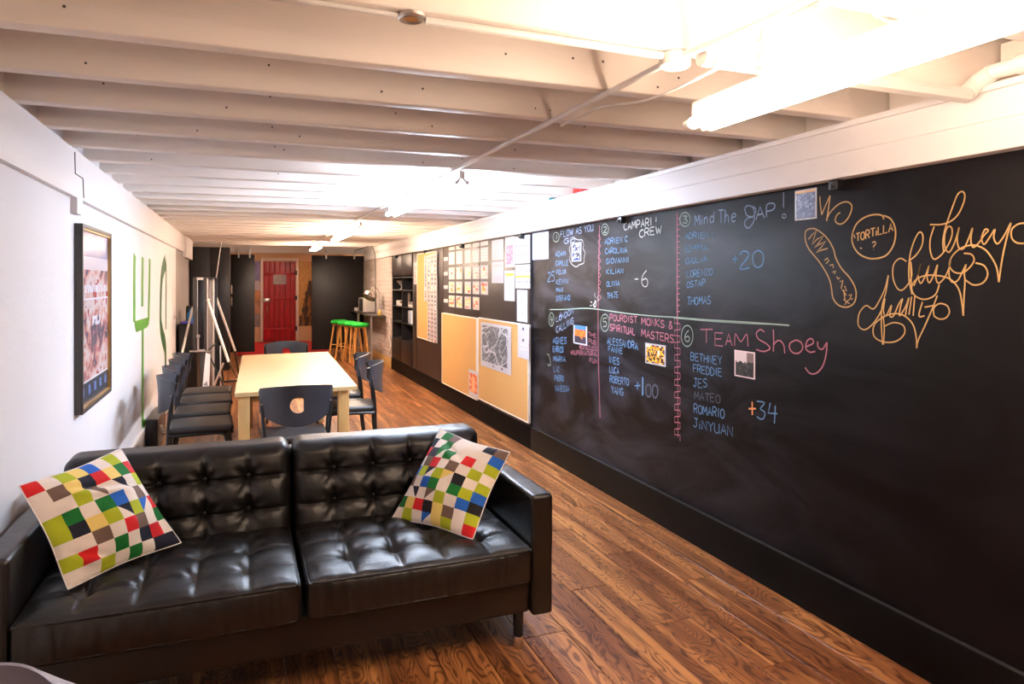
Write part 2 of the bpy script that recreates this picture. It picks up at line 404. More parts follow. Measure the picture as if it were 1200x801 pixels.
MB().box(XK + .001, XR, Y0, 11.9, .20, .203).build('dusty_edge', mat('dusty_edge_paint', rgb(28, 24, 24), .8), kb)
# dark wall boards behind the notices
nw = struct('trim_4', MB().box(XR - .012, XR, 5.75, 10.36, .2, 1.94), M['notice_wall'])
for (a, bb) in ((5.76, 7.19), (7.20, 8.64), (8.65, 10.08), (10.09, 10.36)):
    MB().rbox(XR - .022, XR - .01, a, bb - .006, .203, 1.938, .002, 1).build('panel', M['notice_wall'], nw)
XN = XR - .022
# far partition, header, far room
struct('trim_5', MB().rbox(XL - .1, 2.6, Y1 - .05, Y1 + .1, 2.085, ZD, .005, 1), M['white_beam'])
struct('ceiling.001', MB().box(XL - .2, 2.9, Y1 + .1, YF + .1, 2.32, 2.4), M['white_wood'])
struct('wall_back', MB().box(XL - .2, 2.9, YF, YF + .12, 0, 2.4), M['tan_wall'])
struct('wall_side', MB().box(2.44, 2.6, Y1 + .1, YF, 0, 2.4).box(XL - .2, XL - .1, Y1 + .1, YF, 0, 2.4), M['tan_wall'])
struct('wall_front', MB().box(XL - .2, 2.9, Y0 - .12, Y0, 0, ZD + .05), mat('back_of_room_paint', rgb(95, 88, 84), .7))

# ------------------------------------------------------------------ fluorescent lamps
def batten(Ya, Yb, X, Z, strength, col, label, chain=False, group='ceiling fluorescent battens'):
    t = thing('fluorescent_lamp', label, 'lamp', (X, (Ya + Yb) / 2, Z), 0, group); em = emit('tube_glow', col, strength)
    MB().rbox(X - .018, X + .018, Ya + .02, Yb - .02, Z + .0, Z + .05, .008, 2).build('body', M['white_plastic'], t)
    for sx in (-1, 1):
        x = X + sx * .032
        MB().tube([(x, Ya + .05, Z - .022), (x, Yb - .05, Z - .022)], .017, 14).build('tube', em, t)
        for y in (Ya + .035, Yb - .035):
            MB().tube([(X, y, Z + .012), (x, y, Z - .022)], .011, 8).build('lamp_holder', M['white_plastic'], t)
            MB().lathe([(.004, -.02), (.014, -.017), (.014, .014), (.005, .018)], (x, y, Z - .022), 10, Matrix.Rotation(PI / 2, 3, 'X')).build('end_cap', M['white_plastic'], t)
    for y in (Ya + .3, Yb - .3):
        if chain:
            z = Z + .05; q = MB(); n = 0
            while z < ZJ + .01:
                ring = [(X + (.008 * math.cos(a) if n % 2 else 0), y + (0 if n % 2 else .008 * math.cos(a)), z + .012 + .016 * math.sin(a)) for a in [2 * PI * i / 10 for i in range(10)]]
                q.tube(ring, .0022, 6, closed=True); z += .024; n += 1
            q.build('chain', M['alu'], t)
        else:
            MB().rbox(X - .02, X + .02, y - .02, y + .02, Z + .045, ZJ + .004, .004, 1).build('hanger', M['white_plastic'], t)
    return t
batten(.35, 1.79, 1.285, 1.995, TUBE_NEAR, WARM, 'nearest bare fluorescent tube hung on chains at top right', chain=True)
batten(3.96, 6.15, 1.225, 2.115, TUBE_MID, COOL, 'second fluorescent tube, cool white, over the near table end')
batten(7.75, 10.2, 1.225, 2.115, TUBE_FAR, WARM, 'third fluorescent tube, warm, farther down the ceiling')
batten(12.0, 13.3, 1.2, 2.10, TUBE_BACK, WARM, 'farthest fluorescent tube before the black sliding panels')
tl = thing('fluorescent_lamp', 'fluorescent tube in the small room in front of the red door', 'lamp', (1.15, 16.6, 2.25))
MB().rbox(1.12, 1.18, 16.0, 17.2, 2.26, 2.32, .006, 1).build('body', M['white_plastic'], tl)
MB().tube([(1.15, 16.05, 2.235), (1.15, 17.15, 2.235)], .019, 12).build('tube', emit('tube_glow', WARM, 26), tl)
# ------------------------------------------------------------------ sofa
sofa = thing('sofa', 'black buttoned leather two-cushion sofa in front of the long table', 'sofa', (.205, 2.58, 0), 0, local=True)
MB().rbox(-.89, .89, .03, .86, .155, .30, .02, 3).build('base', M['leather'], sofa)
MB().rbox(-.89, .89, .80, .90, .155, .73, .03, 3).build('back_frame', M['leather'], sofa)
for sx in (-1, 1):
    def da(o, d):
        return o + d * (noise.noise(o * 7) * .004)
    arm = MB().rbox(sx * .929 - .046, sx * .929 + .046, 0, .90, .15, .638, .018, 4, (3, 24, 12), da).build('armrest', M['leather'], sofa)
    MB().tube([(sx * .929 - .038, .003, .16), (sx * .929 - .038, .003, .62), (sx * .929 + .038, .003, .62), (sx * .929 + .038, .003, .16)], .0028, 6).build('seam', M['leather'], arm)
def quilt(w, h, cols, rowsn, u, v, s=1.0):
    """height of a buttoned surface at u,v in 0..1"""
    cu, cv = u * (cols + 1), v * (rowsn + 1)
    du, dv = abs(cu - round(cu)), abs(cv - round(cv)); cellw, cellh = w / (cols + 1), h / (rowsn + 1)
    inu = 1 <= round(cu) <= cols; inv_ = 1 <= round(cv) <= rowsn
    z = .012 * (abs(math.sin(PI * cu)) ** .7) * (abs(math.sin(PI * cv)) ** .7)
    if inu: z -= .007 * math.exp(-(du * cellw / .008) ** 2)
    if inv_: z -= .007 * math.exp(-(dv * cellh / .008) ** 2)
    if inu and inv_:
        r = math.hypot(du * cellw, dv * cellh); an = math.atan2((cv - round(cv)) * cellh, (cu - round(cu)) * cellw)
        z -= .026 * math.exp(-(r / .026) ** 2) + .010 * math.exp(-(r / .055) ** 2)
        z += .0035 * math.sin(an * 7 + 3 * noise.noise(Vector((round(cu), round(cv), s * 3)))) * math.exp(-((r - .04) / .03) ** 2)
    return z
for i, (xa, xb) in enumerate(((-.880, -.008), (.008, .880))):
    def ds(o, d, s=i):
        hx, hy = .436, .366; q = Vector(o)
        if d.z > .3:
            edge = min(1, (hx - abs(o.x)) / .05) * min(1, (hy - abs(o.y)) / .05)
            q.z += d.z * (quilt(.872, .732, 4, 3, (o.x + hx) / .872, (o.y + hy) / .732, s) * max(0, edge) + .016 * (1 - (o.x / hx) ** 2) * (1 - (o.y / hy) ** 2) + noise.noise(Vector((o.x * 9, o.y * 9, s * 4.1))) * .004)
        if d.y < -.3:
            q.y += -abs(d.y) * (.016 * math.cos(PI * o.z / .16) * (1 - (o.x / hx) ** 4) + .005 * noise.noise(Vector((o.x * 26, o.z * 5, s * 7.0))) + .003 * noise.noise(Vector((o.x * 60, o.z * 9, 3))))
        return q
    cu = MB().rbox(xa, xb, -.012, .72, .285, .435, .022, 4, (100, 70, 10), ds).build('seat_cushion', M['leather'], sofa, ang=80)
    pp = [(xa + .012, .5, .428), (xa + .008, .02, .428), (xa + .02, -.012, .427)] + [(xa + .02 + (xb - xa - .04) * k / 12, -.016 - .004 * math.sin(PI * k / 12), .427) for k in range(1, 12)] + [(xb - .02, -.012, .427), (xb - .008, .02, .428), (xb - .012, .5, .428)]
    MB().tube(smooth_pts(pp, 4), .0042, 8).build('piping', M['leather'], cu)
    pp = [(p[0], p[1] + .004, .302) for p in pp[1:-1]]
    MB().tube(smooth_pts(pp, 4), .0036, 8).build('piping', M['leather'], cu)
    def db(o, d, s=i):
        hx, hz = .4365, .205; q = Vector(o)
        if d.y < -.3:
            edge = min(1, (hx - abs(o.x)) / .05) * min(1, (hz - abs(o.z)) / .05)
            q.y += d.y * (quilt(.873, .41, 4, 2, (o.x + hx) / .873, (o.z + hz) / .41, s + 5) * max(0, edge) * 1.1 + .02 * (1 - (o.x / hx) ** 2) * (1 - (o.z / hz) ** 2) + noise.noise(Vector((o.x * 9, o.z * 9, s * 4.1 + 2))) * .004)
        if d.z > .3: q.z += .004 * noise.noise(Vector((o.x * 6, o.y * 6, s)))
        q.y += .12 * o.z / .41 * .6
        return q
    x0, x1 = (xa + .004, xb + .002) if i == 0 else (xa - .002, xb - .004)
    cu = MB().rbox(x0, x1, .62, .80, .39, .787, .045, 5, (100, 5, 54), db).build('back_cushion', M['leather'], sofa, ang=80)
    for j in range(1, 5):
        for r in (1, 2):
            x = x0 + (x1 - x0) * j / 5; z = .39 + .41 * r / 3; y = .62 + (z - .595) * .176 + .014
            MB().lathe([(.003, 0), (.010, .002), (.008, .006), (.002, .008)], (x, y, z), 12, Matrix.Rotation(PI / 2, 3, 'X')).build('button', M['leather'], cu)
for (x, y) in ((-.85, .07), (.85, .07), (-.85, .82), (.85, .82)):
    lg = MB().lathe([(.020, .05), (.022, .16)], (x, y, 0), 20).build('leg', M['black'], sofa)
    MB().lathe([(.017, 0), (.020, .003), (.021, .052), (.019, .056)], (x, y, 0), 20).build('ferrule', M['chrome'], lg)

# ------------------------------------------------------------------ scatter cushions
PAL = {'w': rgb(238, 226, 216), 'r': rgb(216, 28, 34), 'g': rgb(10, 116, 44), 'l': rgb(178, 190, 30), 'c': rgb(240, 212, 122), 'n': rgb(22, 24, 44), 'k': rgb(24, 20, 26),
       'b': rgb(26, 98, 196), 't': rgb(116, 92, 80)}
def pillow(name, label, c4, pat, puff=.088, fold=None):
    A, B, Cc, D = [Vector(c) for c in c4]           # u runs A->B, v runs A->D (C opposite A)
    nrow, ncol, q = len(pat), len(pat[0]), 7
    nv, nu = nrow * q, ncol * q
    nrm = (B - A).cross(D - A).normalized()
    cen = (A + B + Cc + D) / 4
    if nrm.dot(Vector((0, 0, CH)) - cen) < 0: nrm = -nrm
    t = thing(name, label, 'cushion', cen, 0, 'patterned scatter cushions on the sofa')
    def P(u, v, side):
        p = A * (1 - u) * (1 - v) + B * u * (1 - v) + Cc * u * v + D * (1 - u) * v
        su, sv = math.sin(PI * u), math.sin(PI * v)
        p += (cen - p) * (.06 * (su ** 1.5) * (1 - sv) ** 2 + .06 * (sv ** 1.5) * (1 - su) ** 2)   # sides pulled in between the corners
        h = puff * (max(0, su * sv) ** .5) * (.72 + .28 * su * sv)
        nz = noise.noise(Vector((u * 3.2, v * 3.2, side * 5 + len(label)))) * .012 + noise.noise(Vector((u * 8, v * 8, side * 3.0))) * .005
        wr = 0
        if side > 0 and fold:
            for (fu, fv, an, ln, dp) in fold:
                a, b2 = (u - fu) * math.cos(an) + (v - fv) * math.sin(an), -(u - fu) * math.sin(an) + (v - fv) * math.cos(an)
                wr -= dp * math.exp(-(b2 / .03) ** 2 - (a / ln) ** 2) - dp * .7 * math.exp(-((b2 - .06) / .04) ** 2 - (a / ln) ** 2)
        return p + nrm * side * (h * (1 if side > 0 else .55) + (nz * min(1, 4 * su * sv)) + wr * min(1, 5 * su * sv))
    for side, nm in ((1, 'front_panel'), (-1, 'rear_panel')):
        mb = MB()
        mb.v = [P(i / nu, j / nv, side) for j in range(nv + 1) for i in range(nu + 1)]
        for j in range(nv):
            for i in range(nu):
                cell = pat[j // q][i // q]; a = j * (nu + 1) + i; f = (a, a + 1, a + nu + 2, a + nu + 1)
                if len(cell) == 1: tris = [(f, PAL[cell])]
                else:
                    x, y = (i % q), (j % q)
                    if cell[2] == '/':               # colour 1 above the diagonal from lower left to upper right
                        if x + y < q - 1: tris = [(f, PAL[cell[0]])]
                        elif x + y > q - 1: tris = [(f, PAL[cell[1]])]
                        else: tris = [((f[0], f[1], f[3]), PAL[cell[0]]), ((f[1], f[2], f[3]), PAL[cell[1]])]
                    else:
                        if x > y: tris = [(f, PAL[cell[0]])]
                        elif x < y: tris = [(f, PAL[cell[1]])]
                        else: tris = [((f[0], f[1], f[2]), PAL[cell[0]]), ((f[0], f[2], f[3]), PAL[cell[1]])]
                for fc, c in tris: mb.f.append(fc if side * 1 > 0 else tuple(reversed(fc))); mb.c.append(c)
        o = mb.build(nm, M['cloth'], t, ang=180)
        me = o.data; me.flip_normals() if me.polygons[len(me.polygons) // 2].normal.dot(nrm * side) < 0 else None
    edge = [P(i / nu, 0, 0) for i in range(nu)] + [P(1, j / nv, 0) for j in range(nv)] + [P(1 - i / nu, 1, 0) for i in range(nu)] + [P(0, 1 - j / nv, 0) for j in range(nv)]
    MB().tube(edge, .0025, 6, closed=True).build('seam', M['paper'], t)
    return t
patL = [s.split() for s in (
    'r w l c b w l w', 'w t c n r c g r', 'w w l tw\\ w nw\\ w l', 'l g w g b w t w', 'l n c l nw\\ l bw/ r', 'w w t w r t w g', 'l r w g w n r w', 'w w l w g w n n')]
pillow('scatter_cushion', 'multicoloured checked cushion leaning in the left corner of the sofa',
       ((-.715, 2.84, .80), (-.455, 3.17, .83), (-.225, 3.02, .475), (-.555, 2.76, .452)), patL, fold=((.55, .28, .3, .25, .018), (.2, .8, .5, .12, .014)))
patR = [s.split() for s in (
    'w g t w w w n t', 'n w g w w w w b', 'r n gw/ g w r w l', 'w t r w t w l w', 'b l nw/ l cw/ k w l', 't w b g w g l b', 'w nw\\ w tw/ l w b k', 'g c r k c t w l', 'w l w bw/ c l w r')]
pillow('scatter_cushion', 'multicoloured checked cushion propped against the right arm of the sofa',
       ((.872, 3.19, .805), (1.075, 2.80, .765), (.875, 2.70, .452), (.62, 3.07, .452)), patR, fold=((.4, .2, .4, .2, .008),))

# ------------------------------------------------------------------ long table
tb = thing('long_table', 'pale birch rectangular table with black chairs around it', 'table', (.4, 6.4, 0))
tc4 = [Vector((-.05, 5.10, 0)), Vector((.784, 5.15, 0)), Vector((.865, 7.78, 0)), (Vector((.0, 7.72, 0)))]
MB().prism([(p.x, p.y, .712) for p in tc4], (0, 0, .028)).build('tabletop', M['birch'], tb)
MB().prism([(p.x + (.10 if p.x < .3 else -.10), p.y + (.09 if p.y < 6 else -.09), .66) for p in tc4], (0, 0, .052)).build('apron', M['birch_leg'], tb)
for (p, dx, dy) in ((tc4[0], .06, .05), (tc4[1], -.095, .05), (tc4[2], -.09, -.08), (tc4[3], .06, -.08)):
    x, y = p.x + dx, p.y + dy
    MB().rbox(x - .038, x + .038, y - .038, y + .038, 0, .712, .004, 1).build('leg', M['birch_leg'], tb)

# ------------------------------------------------------------------ chairs
def make_chair(label):
    t = thing('dining_chair', label, 'chair', (0, 0, 0), 0, 'black chairs around the long table', local=True)
    def dsq(o, d):
        q = Vector(o); q.x *= 1 - .10 * (.5 - o.y / .42) if o.y < .21 else 1
        if d.z > .3: q.z += .022 * (1 - (o.x / .22) ** 2) * (1 - (o.y / .21) ** 2)
        return q
    MB().rbox(-.225, .225, -.19, .235, .425, .47, .02, 4, (8, 8, 1), dsq).build('seat', M['vinyl'], t)
    MB().rbox(-.19, .19, -.17, .20, .405, .427, .006, 1).build('seat_pan', M['black'], t)
    r = .0115
    for sx in (-1, 1):
        MB().tube(smooth_pts([(sx * .205, -.23, .0), (sx * .2, -.20, .25), (sx * .2, -.195, .44), (sx * .214, -.180, .60), (sx * .228, -.140, .79)], 5), r, 10).build('rear_leg', M['black_metal'], t)
        MB().tube(smooth_pts([(sx * .215, .23, 0), (sx * .21, .205, .2), (sx * .205, .185, .36), (sx * .2, .15, .412), (sx * .2, .0, .415), (sx * .2, -.195, .415)], 5), r, 10).build('front_leg', M['black_metal'], t)
        for (x, y) in ((.205, -.23), (.215, .23)):
            MB().lathe([(.010, 0), (.014, .004), (.014, .02), (.011, .024)], (sx * x, y, 0), 10).build('foot_cap', M['black'], t)
        MB().lathe([(.006, 0), (.006, .004), (.002, .006)], (sx * .222, -.172, .70), 8, Matrix.Rotation(PI / 2, 3, 'X')).build('screw', M['chrome'], t)
    MB().tube([(-.2, -.195, .40), (.2, -.195, .40)], .009, 8).build('crossbar', M['black_metal'], t)
    zt = lambda x: .825 - .022 * (x / .235) ** 2
    zb = lambda x: .555 + .085 * (abs(x) / .235) ** 2.2
    Y = lambda x, z: -.135 - .115 * (1 - (x / .235) ** 2) + .05 * (.79 - z) * -1 - .02 * max(0, (z - .62) / .2) ** 1.6
    n, kk = 72, 7; cx, cz, hr = .0, .695, .052
    inner, outer = [], []
    for i in range(n):
        a = 2 * PI * i / n; ca, sa = math.cos(a), math.sin(a)
        rr = hr if ca * hr < .036 else .036 / ca
        inner.append((cx + rr * ca, cz + rr * sa))
        s_ = rr
        while True:
            s_ += .0015; x, z = cx + s_ * ca, cz + s_ * sa
            if abs(x) > .235 or z > zt(x) or z < zb(x): break
        outer.append((max(-.235, min(.235, x)), z))
    vs, fs = [], []
    for side in (0, 1):
        for k in range(kk + 1):
            f = k / kk
            for i in range(n):
                x = inner[i][0] * (1 - f) + outer[i][0] * f; z = inner[i][1] * (1 - f) + outer[i][1] * f
                vs.append((x, Y(x, z) - side * .011, z))
    N = n * (kk + 1)
    for k in range(kk):
        for i in range(n):
            a, b_, c_, d_ = k * n + i, k * n + (i + 1) % n, (k + 1) * n + (i + 1) % n, (k + 1) * n + i
            fs.append((a, d_, c_, b_)); fs.append((a + N, b_ + N, c_ + N, d_ + N))
    for i in range(n):
        j = (i + 1) % n
        fs.append((i, j, j + N, i + N)); fs.append((kk * n + j, kk * n + i, kk * n + i + N, kk * n + j + N))
    MB().add(vs, fs).build('backrest', M['dark_shell'], t, ang=50)
    return t
chair0 = make_chair('black chair with a hole in its back at the sofa end of the table')
chair0.location = (.335, 5.0, 0); chair0.rotation_euler = (0, 0, 0.02)
for (x, y, rz, lb_) in (
    (-.30, 5.62, -PI / 2 + .04, 'black chair nearest the sofa in the row by the left wall'),
    (-.32, 6.20, -PI / 2, 'second black chair from the sofa in the row by the left wall'),
    (-.32, 6.74, -PI / 2 + .03, 'third black chair from the sofa in the row by the left wall'),
    (-.33, 7.26, -PI / 2 - .02, 'black chair farthest from the sofa in the row by the left wall'),
    (.86, 6.02, PI / 2 - .12, 'black chair on the right side of the table nearer the sofa'),
    (.86, 6.72, PI / 2 - .1, 'black chair on the right side of the table farther from the sofa'),
    (.46, 8.05, PI, 'black chair at the far end of the table before the red door')):
    c = dup(chair0, loc=(x, y, 0), rz=rz); c['label'] = lb_

# grey moulded chair at the lower left corner of the frame
t = thing('moulded_chair', 'blue-grey moulded plastic chair in the bottom left corner', 'chair', (-.42, 1.20, 0), 0, local=True)
nx, nz = 24, 14; vs, fs = [], []
for side in (0, 1):
    for j in range(nz + 1):
        for i in range(nx + 1):
            s_, q = -1 + 2 * i / nx, j / nz
            # superellipse outline for the upper back
            hw = .235 * (1 if q < .55 else (max(0, 1 - ((q - .55) / .45) ** 2.6)) ** (1 / 2.6) * .42 + .58)
            x = s_ * hw; z = .44 + .402 * q - .045 * (abs(s_) ** 3.2) * q; y = .20 + .045 * q - .06 * s_ * s_ - side * .010
            vs.append((x, y + .0, z))
N = (nx + 1) * (nz + 1)
for j in range(nz):
    for i in range(nx):
        a = j * (nx + 1) + i; f = (a, a + 1, a + nx + 2, a + nx + 1); fs += [f, tuple(N + k for k in reversed(f))]
for i in range(nx):
    fs += [(i + 1, i, N + i, N + i + 1), (nz * (nx + 1) + i, nz * (nx + 1) + i + 1, N + nz * (nx + 1) + i + 1, N + nz * (nx + 1) + i)]
for j in range(nz):
    a, b_ = j * (nx + 1), (j + 1) * (nx + 1); fs += [(a, b_, N + b_, N + a), (b_ + nx, a + nx, N + a + nx, N + b_ + nx)]
MB().add(vs, fs).build('backrest', M['grey_shell'], t, ang=60)
MB().rbox(-.23, .23, -.22, .21, .425, .445, .009, 3, (4, 4, 1)).build('seat', M['grey_shell'], t)
for sx in (-1, 1):
    MB().tube([(sx * .21, -.22, 0), (sx * .17, -.15, .425)], .011, 10).build('leg', M['chrome'], t)
    MB().tube([(sx * .21, .22, 0), (sx * .17, .15, .425)], .011, 10).build('leg', M['chrome'], t)

# ------------------------------------------------------------------ chalkboard with its writing
bd = thing('chalkboard', 'huge black chalkboard covering the right wall, full of chalk writing', 'chalkboard', (XB, 1.6, .2), 0)
MB().rbox(XB, XR + .001, -1.2, 5.735, .203, 1.945, .002, 1).build('board_sheet', M['board'], bd)
for ch_ in bd.children:                                        # put the sheet's own axes at its far lower corner
    pass
MB().rbox(XB - .006, XR, 5.736, 5.762, .203, 1.94, .002, 1).build('edge_strip', M['black'], bd)
FONT = {'A': '0,0 2,6 4,0;.8,2.2 3.2,2.2', 'B': '0,0 0,6 2.6,6 3.4,5 2.8,3.4 0,3.2;2.8,3.4 3.8,1.8 2.8,0 0,0', 'C': '3.8,5 2.4,6 .6,5 0,3 .6,1 2.4,0 3.8,.8', 'D': '0,0 0,6 2,5.8 3.8,4 3.8,2 2,.1 0,0',
        'E': '3.6,6 0,6 0,0 3.8,0;0,3.1 3,3.2', 'F': '3.8,6 0,6 0,0;0,3.1 3,3.2', 'G': '3.8,5 2.2,6 .5,5 0,3 .6,.8 2.4,0 3.8,1 3.8,2.8 2.2,2.8', 'H': '0,0 0,6;4,0 4,6;0,3 4,3.2', 'I': '1,0 1,6',
        'J': '1,6 4,6;2.8,6 2.8,1 1.6,0 0,1.2', 'K': '0,0 0,6;3.8,6 0,2.8 3.8,0', 'L': '0,6 0,0 3.6,0', 'M': '0,0 .3,6 2.1,2 4,6 4.4,0', 'N': '0,0 0,6 3.8,0 3.8,6', 'O': '2,6 .4,5 0,3 .5,.9 2,0 3.5,.9 4,3 3.5,5 2,6',
        'P': '0,0 0,6 2.8,6 3.8,4.6 2.8,3 0,2.8', 'R': '0,0 0,6 2.8,6 3.8,4.6 2.8,3.2 0,3;1.8,3 3.8,0', 'S': '3.6,5.3 2,6 .3,5 .8,3.5 3,2.6 3.7,1.2 2,0 0,.8', 'T': '0,6 4.2,6;2.1,6 2.1,0', 'U': '0,6 0,1.5 1.4,0 2.8,.3 3.6,1.8 3.7,6;3.7,1.5 4,0',
        'V': '0,6 2,0 4,6', 'W': '0,6 1.2,0 2.4,4.4 3.6,0 4.8,6', 'X': '0,6 4,0;4,6 0,0', 'Y': '0,6 2,3 4,6;2,3 2,0', 'Z': '0,6 3.8,6 0,0 3.8,0', '1': '1,0 1,6', '2': '0,4.8 1.2,6 3,5.6 3.4,4 0,0 3.8,.2', '3': '0,6 3.6,5.8 1.6,3.5 3.6,2.4 3.2,.6 1.6,0 0,.7',
        '4': '1,6 0,2.4 4,2.6;3.2,5 2.8,-1', '5': '3.6,6 .4,6 .2,3.6 2.4,3.8 3.6,2 2.6,.2 0,.2', '6': '3,6 1,4.6 0,2 1,0 3,.1 3.6,1.8 2.4,3 .3,2.2', '0': '2,6 .4,5 0,3 .5,.9 2,0 3.5,.9 4,3 3.5,5 2,6', '+': '0,3 4,3;2,5.4 2,.8', '-': '0,3 3,3', '!': '.6,6 .5,2;.5,.3 .6,.1',
        '&': '4,.4 1,5 2,6 3,5 .4,2 .8,.2 2.4,0 4,2.4', '#': '1,0 1.6,6;3,0 3.6,6;0,2 4.4,2.1;.2,4 4.6,4.1', '?': '.2,5 1.6,6 3.4,5 2.8,3.4 1.6,2.6 1.5,1.8;1.5,.3 1.6,.1', 'i': '.5,0 .6,3.6;.6,5 .7,5.2', 'n': '0,0 .1,3.8 .1,2.6 1.2,3.8 2.4,3.2 2.6,0',
        'd': '3,2.8 1.4,3.8 .1,2.4 .3,.4 1.6,0 3,1.4;3.2,6 3,0', 'h': '0,0 .3,6;.1,2.4 1.4,3.8 2.5,3 2.7,0', 'e': '.1,2 2.8,2.5 2.4,3.8 .8,3.6 0,1.8 .8,.1 2.8,.5', 'a': '3,3 1.4,3.8 0,2 1,.1 2.8,1.2;3,3.8 3.2,0', 'r': '0,0 .2,3.8;.1,2.4 1.2,3.8 2.4,3.4'}
WID = {'I': 2, '1': 2, '!': 1.6, 'i': 1.5, 'M': 4.6, 'W': 5, ' ': 2.2}
class Chalk:
    def __init__(s, Xp, side=-1): s.mb = MB(); s.X = Xp; s.side = side; s.n = 0
    def line(s, yz, w, closed=False):
        s.n += 1; x = s.X + s.side * (.0006 + .00015 * (s.n % 7)); pts = [(p[0], p[1]) for p in yz]
        if closed: pts.append(pts[0]); 
        L = []; R = []; m = len(pts)
        for i, (a, b_) in enumerate(pts):
            p, q = pts[max(0, i - 1)], pts[min(m - 1, i + 1)]
            if closed and i in (0, m - 1): p, q = pts[-2], pts[1]
            dx, dy = q[0] - p[0], q[1] - p[1]; l = math.hypot(dx, dy) or 1; ww = w / 2
            L.append((x, a - dy / l * ww, b_ + dx / l * ww)); R.append((x, a + dy / l * ww, b_ - dx / l * ww))
        s.mb.add(L + R, [(i, i + 1, m + i + 1, m + i) for i in range(m - 1)])
    def px(s, pts, w, smooth=True, closed=False, k=5):
        q = [at_x(a, b_, s.X) for a, b_ in pts]; q = [(p.y, p.z) for p in q]
        if smooth: q = smooth_pts(q, k, closed)
        s.line(q, w, closed)
    def circle(s, cx_, cy_, rx, ry, w):
        s.px([(cx_ + rx * math.cos(a + .4), cy_ + ry * math.sin(a + .4)) for a in [2 * PI * i / 14 for i in range(15)]], w, k=3)
    def text(s, st, x0, y0, x1, y1, h, w):
        """capitals on a line from photo pixel x0,y0 to x1,y1, h pixels high at the start"""
        A, B = at_x(x0, y0, s.X), at_x(x1, y1, s.X); T_ = at_x(x0, y0 - h, s.X); H = T_.z - A.z
        tot = sum(WID.get(c, 4) + 1.1 for c in st) - 1.1; cur = 0
        for c in st:
            if c != ' ':
                jy = random.uniform(-.3, .3)
                for stroke in FONT[c].split(';'):
                    pts = []
                    for pr in stroke.split():
                        u, v = map(float, pr.split(',')); f = (cur + u) / tot; v = v + jy + random.uniform(-.12, .12)
                        p = A.lerp(B, f); pts.append((p.y + random.uniform(-1, 1) * H * .01, p.z + v / 6 * H))
                    s.line(smooth_pts(pts, 3) if len(pts) > 4 else pts, w)
            cur += WID.get(c, 4) + 1.1
    def done(s, name, col, label=None):
        o = s.mb.build(name, K[col], bd, smooth=False)
        if label: o['label'] = label
        return o
def cr_(pts, ox, oy, sc): return [(ox + a / sc, oy + b_ / sc) for a, b_ in pts]
def words(lst, col, w=.006, name='chalk_word', label=None):
    for a in lst:
        st, x0, y0, x1, y1, hh = a; tot = sum(WID.get(q, 4) + 1.1 for q in st) - 1.1; cur = 0
        for wd in st.split(' '):
            wl_ = sum(WID.get(q, 4) + 1.1 for q in wd) - 1.1; f0, f1 = cur / tot, (cur + wl_) / tot
            c = Chalk(XB); c.text(wd, x0 + (x1 - x0) * f0, y0 + (y1 - y0) * f0, x0 + (x1 - x0) * f1, y0 + (y1 - y0) * f1, hh * (1 + (x1 - x0) / (x0 - 284) * f0 * .8), w); c.done(name, col)
            cur += wl_ + 1.1 + WID[' '] + 1.1
random.seed(11)
words([('FLOW AS YOU', 656.8, 278, 695.4, 270, 7), ('GO', 661, 286, 674, 283, 6)], 'slate', label='dull blue chalk heading of list one')
words([('ADAM', 651, 300.5, 663, 299.5, 5.5), ('CAMILLE', 651.5, 311, 666, 310.5, 5.5), ('FELIX', 652, 321.5, 663, 320.5, 5), ('KEVIN', 652, 333, 666, 332, 5.5), ('MAX', 652, 342, 660, 341.5, 5), ('STEFANO', 652, 352.5, 668, 351, 5.5), ('25', 642, 330, 650, 330, 11)], 'blue', label='blue chalk names of list one')
words([('CAMPARI !', 731.2, 269.5, 770, 263, 8.5), ('CREW', 749.5, 278, 775.5, 273, 8.5)], 'white', .008, label='white chalk heading of list two')
words([('ADRIEN C', 708.7, 286, 735.6, 283, 6), ('CAROLINA', 709.4, 297, 735, 296, 6), ('GIOVANNI', 710.6, 309, 737, 307, 6), ('KILIAN', 711, 321, 730.6, 320, 5.5), ('OLIVIA', 711, 336, 726, 334.5, 6), ('THIJS', 711.5, 350, 724, 348, 6.5)], 'blue', label='blue chalk names of list two')
words([('-', 744, 330, 749.5, 330, 6), ('6', 752, 334.5, 760, 334.5, 18)], 'white', .007, label='white chalk score of list two')
words([('Mind', 814.5, 264, 838, 260.5, 12), ('The', 842, 262, 864, 259.5, 15), ('AP', 886, 257, 909, 252, 14)], 'slate', .007, label='dull blue chalk heading of list three')
c = Chalk(XB); c.px(cr_([(545, 140), (500, 118), (475, 140), (490, 185), (530, 190), (550, 150), (530, 125), (540, 180), (530, 235), (495, 270), (472, 240), (490, 205), (530, 195)], 790, 220, 5.72), .006)
c.px([(918.5, 225), (918.4, 243)], .006); c.circle(919, 253, 2.2, 2.4, .005); c.done('chalk_writing', 'slate')
words([('ADRIEN L', 803, 279.5, 838.6, 278, 6.5), ('EMMA', 804, 294.5, 830, 293, 7), ('GiULiA', 803.6, 309, 828.5, 306, 7), ('LORENZO', 805, 325, 835, 322, 7.5), ('OSTAP', 805, 337, 826.7, 334.5, 7), ('THOMAS', 805.7, 357, 833, 356, 9)], 'blue', .005, label='blue chalk names of list three')
words([('+', 858.5, 310, 865, 310, 12), ('20', 867, 315, 895, 314, 20)], 'blue', .008, label='blue chalk score of list three')
words([('AGNES', 648, 402, 664, 402.5, 7), ('ENRICO', 648, 412, 660, 413, 6.5), ('MARIA', 649, 423, 662.7, 424, 6), ('LIZ', 649, 435, 655.5, 435.5, 6), ('PIERO', 650, 446, 660.5, 446.5, 6), ('VANESSA', 650.5, 458, 667, 458.5, 6.5)], 'blue', label='blue chalk names of list four')
